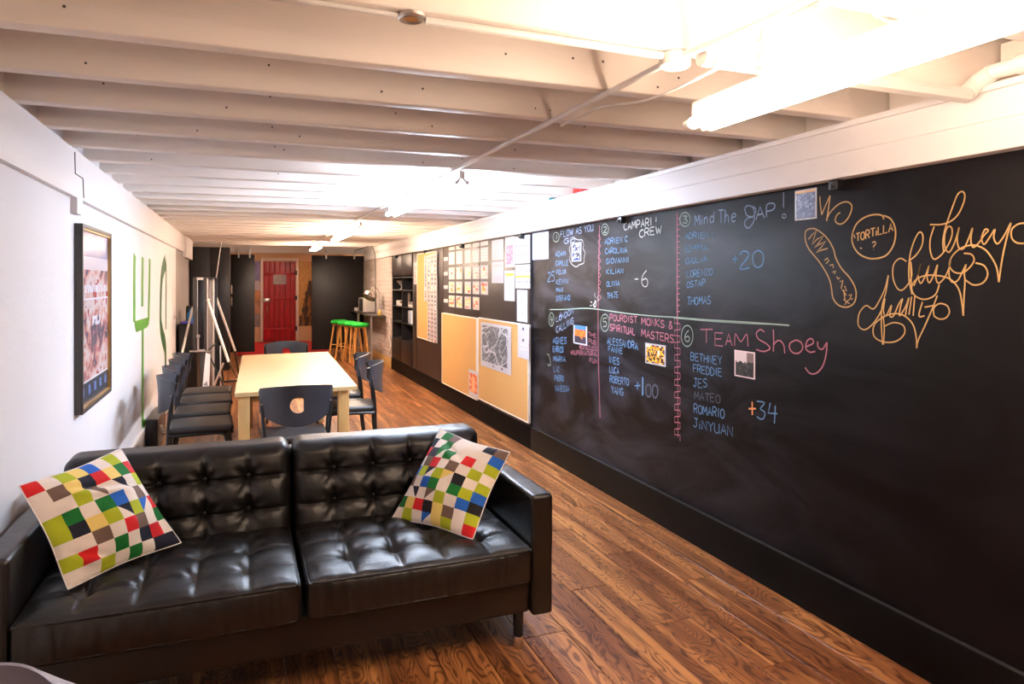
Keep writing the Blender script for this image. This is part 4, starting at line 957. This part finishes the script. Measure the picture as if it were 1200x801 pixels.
cable('conduit', 'white conduit from the top left edge to the round disc', 'conduit', [(.12, 1.705, ZJ - .008), (.36, 1.712, ZJ - .008)], .006)
t = thing('ceiling_disc', 'round metal disc on the underside of the first joist', 'fitting', (.395, 1.72, ZJ))
MB().lathe([(.020, -.010), (.030, -.014), (.036, -.008), (.037, 0)], (.395, 1.72, ZJ), 24).build('rim', M['alu'], t); MB().lathe([(.002, -.013), (.018, -.0115)], (.395, 1.72, ZJ), 16).build('centre', M['gold'], t)
cable('pipe', 'thick white pipe crossing the ceiling behind the nearest lamp', 'pipe', [(1.21, 1.64, 2.135), (1.6, 1.645, 2.135), (2.30, 1.65, 2.135)], .027)
t = thing('pipe_run', 'thick white pipe with collar along the beam top at the right', 'pipe', (2.33, 1.0, 2.18))
MB().tube([(2.335, -.6, 2.20), (2.335, 1.60, 2.20), ], .026, 14).build('pipe', M['white_plastic'], t)
MB().tube([(2.335, 1.42, 2.20), (2.335, 1.5, 2.20)], .033, 14).build('collar', M['white_plastic'], t)
MB().tube([(2.32, 1.45, 2.21), (2.30, 1.45, 2.30), (2.30, 1.45, ZD)], .010, 8).build('riser', M['white_plastic'], t)
MB().tube(smooth_pts([(2.335, 1.58, 2.20), (2.34, 1.64, 2.18), (2.30, 1.65, 2.14)], 5), .030, 14).build('elbow', M['white_plastic'], t)
cable('cable', 'loose cable sagging from the ceiling box along the underside of the joists', 'cable', [(1.24, 1.19, 2.135), (1.24, 1.55, 2.10), (1.27, 2.0, 2.11), (1.255, 2.3, 2.155), (1.26, 2.5, 2.16), (1.262, 2.68, 2.163)], .0045)
cable('lamp_cord', 'white cord looping from the ceiling box to the nearest lamp', 'cord', [(1.28, 1.12, 2.13), (1.285, 1.13, 2.09), (1.30, 1.10, 2.055), (1.325, 1.03, 2.05), (1.335, .96, 2.08), (1.32, .92, 2.11), (1.31, .90, 2.07)], .006)
t = thing('smoke_detector', 'small round detector under the far ceiling', 'detector', (1.33, 10.372, ZJ))
MB().lathe([(.03, -.05), (.055, -.04), (.06, -.01), (.05, 0)], (1.33, 10.372, ZJ), 20).build('housing', M['frame_grey'], t); MB().lathe([(.002, -.056), (.02, -.05)], (1.33, 10.372, ZJ), 12).build('vent', M['black'], t)
p = at_x(676, 221, 2.42); tag(MB().rbox(2.40, 2.48, p.y - .11, p.y + .11, ZJ, ZJ + .055, .006, 2).build('red_box', M['red_plastic']), 'small red box lying on the beam under the joists', 'box')
tag(MB().rbox(2.40, 2.47, p.y + .45, p.y + .62, ZJ, ZJ + .035, .006, 2).build('teal_box', M['teal']), 'small teal box lying on the beam left of the red box', 'box')

# ------------------------------------------------------------------ far end: sliding panels, cabinet, door, murals
t = thing('tall_cabinet', 'tall black cabinet at the far left end, behind the easel', 'cabinet', (-.5, 13.2, 0))
a = at_y(222, 330, 12.75).x; b_ = at_y(269.5, 330, 12.75).x
MB().rbox(a, b_ - .0, 12.75, 13.4, 0, 2.085, .004, 1).build('carcass', M['black_wood'], t)
MB().rbox(a + .005, (a + b_) / 2 - .002, 12.73, 12.75, .08, 2.08, .003, 1).build('door', M['black_wood'], t); MB().rbox((a + b_) / 2 + .002, b_ - .005, 12.73, 12.75, .08, 2.08, .003, 1).build('door', M['black_wood'], t)
def slide(xa, xb, lab):
    a, b_ = at_y(xa, 330, 15).x, at_y(xb, 330, 15).x; t = thing('sliding_panel', lab, 'sliding door', ((a + b_) / 2, 15, .08), 0, 'black sliding panels at the far end')
    MB().rbox(a, b_, 14.97, 15.01, .09, 2.05, .004, 1).build('panel', M['black_wood'], t)
    for f in ((.35, .8) if xb - xa < 50 else (.25, .75)):
        x = a + (b_ - a) * f; MB().box(x - .015, x + .015, 14.955, 14.97, 1.98, 2.16).box(x - .015, x + .015, 14.97, 15.052, 2.12, 2.16).build('hanger', M['alu'], t)
    return t
sp = slide(269.5, 298.5, 'narrow black sliding panel left of the red door')
for z in (1.02, 1.26):
    a = at_y(271.5, 330, 14.95).x; MB().tube([(a, 14.965, z), (a, 14.93, z + .01), (a, 14.93, z + .16), (a, 14.965, z + .17)], .011, 8).build('handle', M['alu'], sp)
slide(365.2, 431, 'wide black sliding panel right of the red door')
dr = thing('red_door', 'red plank door with iron hinges and a paper sign', 'door', (.86, YF, 0))
a, b_ = at_y(308.5, 330, YF).x, at_y(346.3, 330, YF).x; npk = 6
for i in range(npk):
    x = a + (b_ - a) * i / npk; MB().rbox(x + .003, x + (b_ - a) / npk - .003, YF - .05, YF - .015, .02, 2.0, .006, 2).build('plank', M['red_paint'], dr)
for z in (.28, 1.05, 1.66): MB().rbox(a + .01, b_ - .01, YF - .062, YF - .05, z, z + .07, .004, 1).build('rail', M['red_paint'], dr)
for z in (.30, 1.07, 1.70): MB().box(b_ - .02, b_ + .035, YF - .068, YF - .05, z - .03, z + .08).build('hinge', M['black_metal'], dr)
MB().rbox(a - .02, a + .16, YF - .075, YF - .05, 1.0, 1.09, .006, 1).build('latch', M['alu'], dr); MB().tube([(a + .09, YF - .06, .9), (a + .09, YF - .08, .86), (a + .09, YF - .08, .72), (a + .09, YF - .06, .68)], .01, 8).build('handle', M['chrome'], dr)
dw = struct('door_1', MB().rbox(a - .07, a - .005, YF - .06, YF, 0, 2.10, .004, 1).rbox(b_ + .005, b_ + .07, YF - .06, YF, 0, 2.10, .004, 1).rbox(a - .005, b_ + .005, YF - .06, YF, 2.02, 2.10, .004, 1), M['white_wood'])
sg = thing('door_sign', 'white paper sign stuck on the red door', 'sign', (.82, YF - .07, 1.57)); p1, p2 = at_y(320, 321.7, YF - .064), at_y(335.3, 333, YF - .064)
mb = MB().box(p1.x, p2.x, YF - .064, YF - .0625, p2.z, p1.z)
for i in range(16):
    for j in range(10):
        u, v = i / 16, j / 10; ink = (.1 < u < .45 and j in (3, 5) and i % 2) or (.5 < u < .85 and j in (2, 3, 5, 6) and (i + j) % 3)
        if ink: mb.add([(p1.x + (p2.x - p1.x) * (u + q), YF - .0646, p1.z + (p2.z - p1.z) * (v + r_)) for q, r_ in ((0, 0), (.06, 0), (.06, .1), (0, .1))], [(0, 3, 2, 1)], rgb(150, 130, 150))
mb.build('paper', M['print'], sg, smooth=False)
def mural(lab, xa, xb, fn, z0=.38, z1=2.02, nu=14, nv=40):
    a, b_ = at_y(xa, 330, YF).x, at_y(xb, 330, YF).x; mb = MB().box(a, b_, YF - .012, YF - .001, z0, z1)
    for i in range(nu):
        for j in range(nv):
            x0, x1 = a + (b_ - a) * i / nu, a + (b_ - a) * (i + 1) / nu; za_, zb2 = z1 - (z1 - z0) * j / nv, z1 - (z1 - z0) * (j + 1) / nv
            mb.add([(x0, YF - .0125, za_), (x1, YF - .0125, za_), (x1, YF - .0125, zb2), (x0, YF - .0125, zb2)], [(0, 3, 2, 1)], fn((i + .5) / nu, (j + .5) / nv))
    return tag(mb.build('wall_picture', M['print'], smooth=False), lab, 'wall picture')
mural('tall landscape picture with violet sky left of the red door', 288, 306.2, lambda u, v: rgb(*[int(c + 30 * noise.noise(Vector((u * 4, v * 9, 1)))) for c in ((150, 150, 205) if v < .3 else (205, 200, 215) if v < .46 else (215, 160, 110) if v < .6 else (195, 150, 120) if v < .8 else (150, 140, 140))]))
mural('tall picture of dark rocks on an ochre ground right of the red door', 349.5, 368, lambda u, v: rgb(*[int(c + 22 * noise.noise(Vector((u * 9, v * 16, 2)))) for c in ((205, 158, 88) if v < .98 - 1.05 * u + .12 * noise.noise(Vector((u * 8, 2, 2))) or v < .3 else (70, 52, 38) if noise.noise(Vector((u * 5, v * 7, 7))) < .1 else (140, 102, 55))]))
mb = MB().rbox(-.1, 1.75, 15.15, YF - .1, .001, .012, .004, 1); tag(mb.build('rug', M['red_rug']), 'red rug on the floor in front of the red door', 'rug')
# cables looping over the cabinets
cable('cable', 'thin pale cord hanging in front of the tall black cabinet', 'cable', [Vector((at_y(259.5, 292, 12.646).x, 12.646, ZJ)), at_y(257, 300, 12.6), at_y(254.5, 318, 12.4), at_y(251.5, 336, 12.3)], .008, 'white_plastic')
cable('cable', 'dark cord looping over the right end of the far header', 'cable', [at_y(415, 294, 13.6), at_y(425, 291, 13.5), at_y(434, 288, 13.4), at_y(438, 292, 13.2), at_y(439.5, 300, 12.9), at_y(440, 326, 12.7), at_y(440, 366, 12.6)], .007, 'frame_grey')

# ------------------------------------------------------------------ counter, stools, microwave, desk lamp
ct = thing('bar_counter', 'narrow dark counter on metal legs against the white brick wall', 'counter', (2.28, 13.6, 0))
MB().rbox(2.13, XR - .03, 12.45, 14.93, .875, .90, .004, 1).build('counter_top', M['steel_brown'], ct)
for y in (12.62, 14.1):
    MB().tube([(2.17, y, .0), (2.17, y, .875)], .024, 12).build('leg', M['alu'], ct); MB().lathe([(.05, 0), (.05, .006), (.026, .01)], (2.17, y, 0), 14).build('foot_plate', M['alu'], ct)
mw = thing('microwave', 'white microwave oven on the counter behind the chrome lamp', 'microwave', (2.28, 13.75, .9))
MB().rbox(2.16, 2.39, 13.45, 14.0, .912, 1.19, .01, 2).build('case', M['microwave'], mw)
MB().rbox(2.152, 2.16, 13.50, 13.84, .935, 1.165, .004, 1).build('door_glass', M['black'], mw); MB().tube([(2.14, 13.86, .94), (2.14, 13.86, 1.16)], .008, 8).build('handle', M['chrome'], mw)
MB().rbox(2.153, 2.16, 13.88, 13.98, .935, 1.165, .003, 1).build('control_panel', M['frame_grey'], mw)
for y in (13.5, 13.95): MB().lathe([(.015, 0), (.015, .013)], (2.2, y, .90), 10).build('foot', M['black'], mw)
dl = thing('desk_lamp', 'chrome ball lamp on a thin arching stem on the counter', 'lamp', (2.36, 12.75, .9))
MB().lathe([(.075, 0), (.075, .008), (.02, .016)], (2.34, 12.75, .90), 20).build('base', M['chrome'], dl)
sh = Vector((2.17, 12.75, 1.245))
MB().tube(smooth_pts([(2.34, 12.75, .91), (2.345, 12.75, 1.15), (2.33, 12.75, 1.32), (2.27, 12.75, 1.40), (2.21, 12.75, 1.385), (2.185, 12.75, 1.33)], 6), .008, 10).build('stem', M['chrome'], dl)
prof = [(.128 * math.sin(a), .128 * math.cos(a)) for a in [.12 + (PI * .62 - .12) * i / 12 for i in range(13)]]; prof += [(r_ * .96, z * .96) for r_, z in reversed(prof)]
MB().lathe(prof, sh, 28, Matrix.Rotation(.5, 3, 'Y') @ Matrix.Rotation(-.35, 3, 'X')).build('shade', M['chrome'], dl); MB().lathe([(.002, -.03), (.03, -.02), (.035, .01), (.015, .05)], sh, 14).build('bulb', M['white_plastic'], dl)
tag(MB().lathe([(.03, 0), (.035, .05), (.02, .07), (.012, .1)], (2.30, 12.5, .9), 12).build('yellow_bottle', M['yellow']), 'small yellow bottle at the near right end of the counter', 'bottle')
tag(MB().lathe([(.025, 0), (.04, .01), (.045, .06), (.042, .065)], (2.2, 14.6, .9), 14).build('cup', M['white_plastic']), 'small white cup at the far end of the counter', 'cup')
cable('cable', 'white cable with black plug hanging under the counter', 'cable', [(2.39, 12.1, .86), (2.395, 12.05, .7), (2.39, 12.1, .55), (2.395, 12.0, .4), (2.38, 12.15, .25)], .007)
def make_stool(label):
    t = thing('bar_stool', label, 'stool', (0, 0, 0), 0, 'green topped stools beside the counter', local=True); H = .70
    for a in range(4):
        an = PI / 4 + a * PI / 2; c_, s_ = math.cos(an), math.sin(an)
        MB().tube([(c_ * .205, s_ * .205, 0), (c_ * .10, s_ * .10, H - .03)], [.017, .02], 8).build('leg', M['stool_wood'], t)
        an2 = an + PI / 2; z = .17 + .1 * (a % 2); r_ = .205 - .105 * z / (H - .03)
        MB().tube([(c_ * r_, s_ * r_, z), (math.cos(an2) * r_, math.sin(an2) * r_, z)], .011, 8).build('rung', M['stool_wood'], t)
    MB().lathe([(.05, 0), (.135, .002), (.14, .02), (.05, .022)], (0, 0, H - .045), 24).build('seat_board', M['stool_wood'], t)
    mb = MB(); prof = [(.10, -.03), (.150, -.022), (.165, .0), (.160, .028), (.13, .045), (.06, .052), (.004, .053)]
    mb.lathe(prof, (0, 0, H), 28)
    for v in mb.v:
        k = noise.noise(Vector((v.x * 22, v.y * 22, v.z * 22))); v += Vector((v.x * k * .05, v.y * k * .05, k * .010))
    mb.build('seat_cover', M['green'], t, ang=80); return t
stq = [(422.3, 12.9), (414, 13.25), (405.5, 13.6), (397.5, 14.05)]
st0 = None
for i, (px, Y_) in enumerate(stq):
    lb_ = ['green topped wooden stool nearest the camera', 'green topped wooden stool second nearest the camera', 'green topped wooden stool second farthest from the camera', 'green topped wooden stool farthest from the camera, leftmost'][i]
    x = at_y(px, 330, Y_).x
    if i == 0: st0 = make_stool(lb_); st0.location = (x, Y_, 0)
    else: s_ = dup(st0, loc=(x, Y_, 0), rz=.3 * i); s_['label'] = lb_

# ------------------------------------------------------------------ shelf unit in the recess of the right wall
bk = thing('shelf_unit', 'black built-in shelf unit between brick wall and notice boards', 'shelving', (2.57, 11.15, 0)); xa, xb, ya, yb = XR - .01, XR + .31, 10.37, 11.95
for (a, b_) in ((ya, ya + .03), (yb - .03, yb), ((ya + yb) / 2 - .012, (ya + yb) / 2 + .012)): MB().box(xa, xb, a, b_, .2, 2.0).build('upright', M['black_wood'], bk)
MB().box(xb - .012, xb, ya + .03, yb - .03, .2, 2.0).build('back_panel', M['black_wood'], bk)
SH = [.56, .84, 1.10, 1.37, 1.58]
for z in SH:
    for (a, b_) in ((ya + .03, (ya + yb) / 2 - .012), ((ya + yb) / 2 + .012, yb - .03)): MB().rbox(xa + .005, xb - .012, a, b_, z - .02, z, .002, 1).build('shelf', M['black_wood'], bk)
for (a, b_) in ((ya + .032, (ya + yb) / 2), ((ya + yb) / 2 + .003, yb - .032)):
    MB().rbox(xa - .015, xa, a, b_, .21, .55, .003, 1).build('door', M['black_wood'], bk); MB().rbox(xa - .015, xa, a, b_, 1.60, 1.93, .003, 1).build('door', M['notice_wall'], bk)
for (px, zz, kind) in ((470.5, 1.37, 'bowl'), (478, 1.37, 'glass'), (474.5, .56, 'glass'), (478, .56, 'jar'), (466, .56, 'glass')):
    y = at_x(px, 330, xa + .12).y; x = xa + .12
    if kind == 'bowl': tag(MB().lathe([(.05, 0), (.012, .012), (.010, .06), (.07, .12), (.085, .15), (.08, .15), (.066, .12)], (x, y, zz), 18).build('glass_bowl', M['alu']), 'footed glass bowl on the upper open shelf', 'bowl')
    elif kind == 'glass': tag(MB().lathe([(.03, 0), (.032, .004), (.006, .01), (.006, .06), (.032, .1), (.03, .14)], (x, y, zz), 14).build('wine_glass', M['alu']), {478: 'stemmed glass beside the bowl on the upper open shelf', 474.5: 'stemmed glass in the middle of the lowest open shelf', 466: 'stemmed glass at the far end of the lowest open shelf'}[px], 'glass')
    else: tag(MB().lathe([(.04, 0), (.045, .01), (.045, .09), (.03, .1), (.03, .115)], (x, y, zz), 14).build('jar', M['white_plastic']), 'white lidded jar on the lowest open shelf', 'jar')
pf = thing('framed_photo', 'dark photo frame standing on the middle shelf', 'photo frame', (xa + .1, 10.95, 1.10)); y = at_x(480, 330, xa + .06).y
MB().rbox(xa + .05, xa + .065, y - .09, y + .09, 1.105, 1.33, .003, 1).build('frame', M['black'], pf); MB().box(xa + .047, xa + .05, y - .065, y + .065, 1.13, 1.305).build('picture', M['brown_box'], pf)
random.seed(4)
cols = ['paper', 'white_plastic', 'brown_box', 'grey_panel', 'blue_plastic', 'yellow']
for i, y in enumerate((11.62, 11.62, 11.33, 11.33, 10.72, 10.72)):
    z = 1.102 + (i % 2) * .042
    tag(MB().rbox(xa + .03, xa + .22, y - .13 + .01 * (i % 2), y + .13, z, z + .04, .003, 1).build('book', M[['paper', 'white_plastic', 'paper', 'brown_box', 'white_plastic', 'grey_panel'][i]]),
        '%s book of the %s flat pair on the middle open shelf' % (['lower', 'upper'][i % 2], ['far', 'centre', 'near'][i // 2]), 'book', 'flat books on the shelf')
yy = at_x(481, 330, xa + .05).y
for i in range(5):
    h = .2 + .03 * random.random(); tag(MB().rbox(xa + .03, xa + .19, yy - .12 + i * .045, yy - .12 + i * .045 + .038, .842, .842 + h, .002, 1).build('book', M[['paper', 'blue_plastic', 'paper', 'brown_box', 'grey_panel'][i]]),
        ['first', 'second', 'third', 'fourth', 'fifth'][i] + ' upright book from the near end of the lower open shelf', 'book', 'upright books on the lower shelf')
tag(MB().lathe([(.035, 0), (.038, .12), (.014, .17), (.013, .23)], (xa + .1, at_x(473.5, 330, xa + .1).y, .84), 14).build('bottle', M['yellow']), 'pale yellow bottle on the lower open shelf', 'bottle')

# ------------------------------------------------------------------ left far corner: cabinet, stand, easel
lc = thing('low_cabinet', 'low dark cabinet against the left wall behind the chairs', 'cabinet', (-.66, 10.5, 0))
MB().rbox(XL + .03, -.56, 10.15, 11.2, 0, .92, .005, 1).build('carcass', M['black_wood'], lc); MB().rbox(XL + .03, -.555, 10.14, 11.21, .92, .94, .003, 1).build('top', M['black_wood'], lc)
MB().rbox(XL + .04, -.57, 10.13, 10.15, .06, .91, .003, 1).build('door', M['black_wood'], lc)
tag(MB().lathe([(.04, 0), (.045, .02), (.045, .13), (.015, .17), (.015, .2)], (-.65, 10.3, .94), 14).build('spray_bottle', M['blue_plastic']), 'blue bottle on the low dark cabinet', 'bottle')
tag(MB().lathe([(.035, 0), (.04, .02), (.04, .15), (.012, .21), (.014, .26)], (-.62, 10.55, .94), 14).build('white_bottle', M['white_plastic']), 'taller white bottle on the low dark cabinet', 'bottle')
tag(MB().rbox(-.76, -.58, 10.16, 10.24, .942, .975, .01, 2).build('packet', M['purple']), 'blue violet packet lying on the low dark cabinet', 'packet')
tag(MB().rbox(-.74, -.60, 10.75, 10.9, .942, 1.16, .02, 2).build('bag', M['black']), 'black bag standing on the low dark cabinet', 'bag')
# tall column of display boards
ds_ = thing('display_stand', 'tall stand of dark panels with pale metal strips behind the chair row', 'display stand', (-.42, 9.6, 0)); Yd = 9.6
def strip(xa, xb, y0_, y1_, m, nm, dy=0, th=.03):
    a, b_ = at_y(xa, y0_, Yd + dy), at_y(xb, y1_, Yd + dy); MB().rbox(a.x, b_.x, Yd + dy, Yd + dy + th, max(0, b_.z), a.z, .002, 1).build(nm, M[m], ds_)
strip(226, 231.2, 326, 411, 'frame_grey', 'side_panel'); strip(231, 231.8, 326, 411, 'alu', 'metal_strip', -.004); strip(231.8, 239, 327, 411, 'black', 'glossy_panel', .01)
strip(230.5, 238.3, 325, 328, 'alu_white', 'label_strip', -.008); strip(239, 242.6, 326, 411, 'frame_grey', 'side_panel'); strip(242.4, 243.6, 326, 412, 'alu_white', 'metal_strip', -.004)
strip(243.6, 249.3, 327, 458, 'grey_panel', 'tall_panel', .06); strip(249.3, 251.2, 326, 458, 'alu_white', 'metal_strip', .05); strip(251.2, 254.5, 326, 458, 'black', 'side_panel', .06)
strip(226, 254.5, 324.6, 326, 'frame_grey', 'top_cap', .0, .12)
strip(240.5, 243.2, 411, 460, 'black', 'lower_panel', .10); strip(245.6, 247.5, 411, 458, 'brown_box', 'metal_strip', .052); strip(255, 257.5, 405, 452, 'black', 'lower_panel', .2); strip(257.6, 259, 405, 452, 'alu_white', 'metal_strip', .19)
strip(231, 240, 409.5, 412, 'alu', 'base_bar', -.05); strip(234, 239, 412, 460, 'frame_grey', 'lower_panel', .04)
a = at_y(232.5, 395, Yd - .04); MB().tube([at_y(232.3, 395, Yd - .04), at_y(232.3, 410, Yd - .04)], .012, 10).build('clamp_post', M['alu'], ds_); MB().lathe([(.01, 0), (.022, .01), (.02, .03), (.006, .04)], at_y(232.3, 395.5, Yd - .04), 12).build('knob', M['alu'], ds_)
wb = thing('white_board_panel', 'white leaning board with a small black three stripe mark', 'board', (-.4, 8.6, 0))
Yw = 8.7
pts = [at_y(234.5, 470, Yw), at_y(244, 468, Yw), at_y(246.5, 415, Yw + .25), at_y(241, 413, Yw + .25)]
for q in pts[:2]: q.z = 0
MB().prism(pts, (0, .012, 0)).build('panel', M['paper'], wb)
for i in range(3):
    x0 = 239.2 + i * 1.5; hgt = (2.2, 3.6, 5.0)[i]
    MB().prism([at_y(x0, 451.5, Yw + .03), at_y(x0 + 1.0, 451.5, Yw + .03), at_y(x0 + .1, 451.5 - hgt, Yw + .035), at_y(x0 - .8, 451.5 - hgt + .8, Yw + .035)], (0, .003, 0)).build('stripe', M['black'], wb)
# easel
es = thing('easel', 'silver and black folding easel beside the dark display stand', 'easel', (-.2, 10.2, 0)); Ye = 9.9
def leg(nm, m, pts, r=.014): MB().tube(pts, r, 10).build(nm, M[m], es)
leg('leg', 'alu_white', [at_y(243.2, 351, Ye - .3), at_y(268, 424, Ye - .6)], .017); leg('leg', 'alu_white', [at_y(253, 348, Ye + .1), at_y(275.5, 411, Ye + .3)], .017)
leg('top_bar', 'alu_white', [at_y(243.2, 351.5, Ye - .3), at_y(253, 348.5, Ye + .1)], .017); 
f1, f2 = at_y(279.5, 444, 10.6), at_y(281.5, 436, 11.3); f1.z = .012; f2.z = .012
leg('lower_leg', 'black_metal', [at_y(268, 424, Ye - .6), at_y(277.5, 442, 10.0)], .012); leg('lower_leg', 'black_metal', [at_y(275.2, 411, Ye + .3), (at_y(280, 440, 10.4))], .012)
leg('leg', 'alu', [at_y(226, 360, Ye), at_y(211, 424, Ye - .4)], .016); leg('brace', 'black_metal', [at_y(243.5, 412, Ye - .4), at_y(262, 452, Ye - .5)], .010); leg('brace', 'black_metal', [at_y(243, 412, Ye - .4), at_y(253, 402, Ye - .3)], .010)
leg('floor_bar', 'black_metal', [at_y(262, 447, 10.0), at_y(279, 446, 10.0)], .014); leg('tray', 'alu', [at_y(222, 411.5, Ye - .6), at_y(246, 411.5, Ye - .6)], .010)
leg('lower_leg', 'alu', [at_y(262, 425, Ye - .5), at_y(251, 452, Ye - .5)], .014); leg('lower_leg', 'black_metal', [at_y(255, 404, Ye), at_y(262, 447, 10.0)], .012)
# dark box of adapters on the floor by the left wall
ab = thing('adapter_box', 'black box of plugs on the floor at the foot of the left wall', 'box', (-.7, 7.2, 0)); 
MB().rbox(XL + .02, -.70, 6.9, 7.6, 0, .28, .01, 2).build('case', M['black'], ab)
for k in range(3): MB().lathe([(.012, 0), (.016, .01), (.01, .03)], (-.695, 6.98 + .09 * k, .2 - .05 * k), 8, Matrix.Rotation(PI / 2, 3, 'Y')).build('plug', M['white_plastic'], ab)
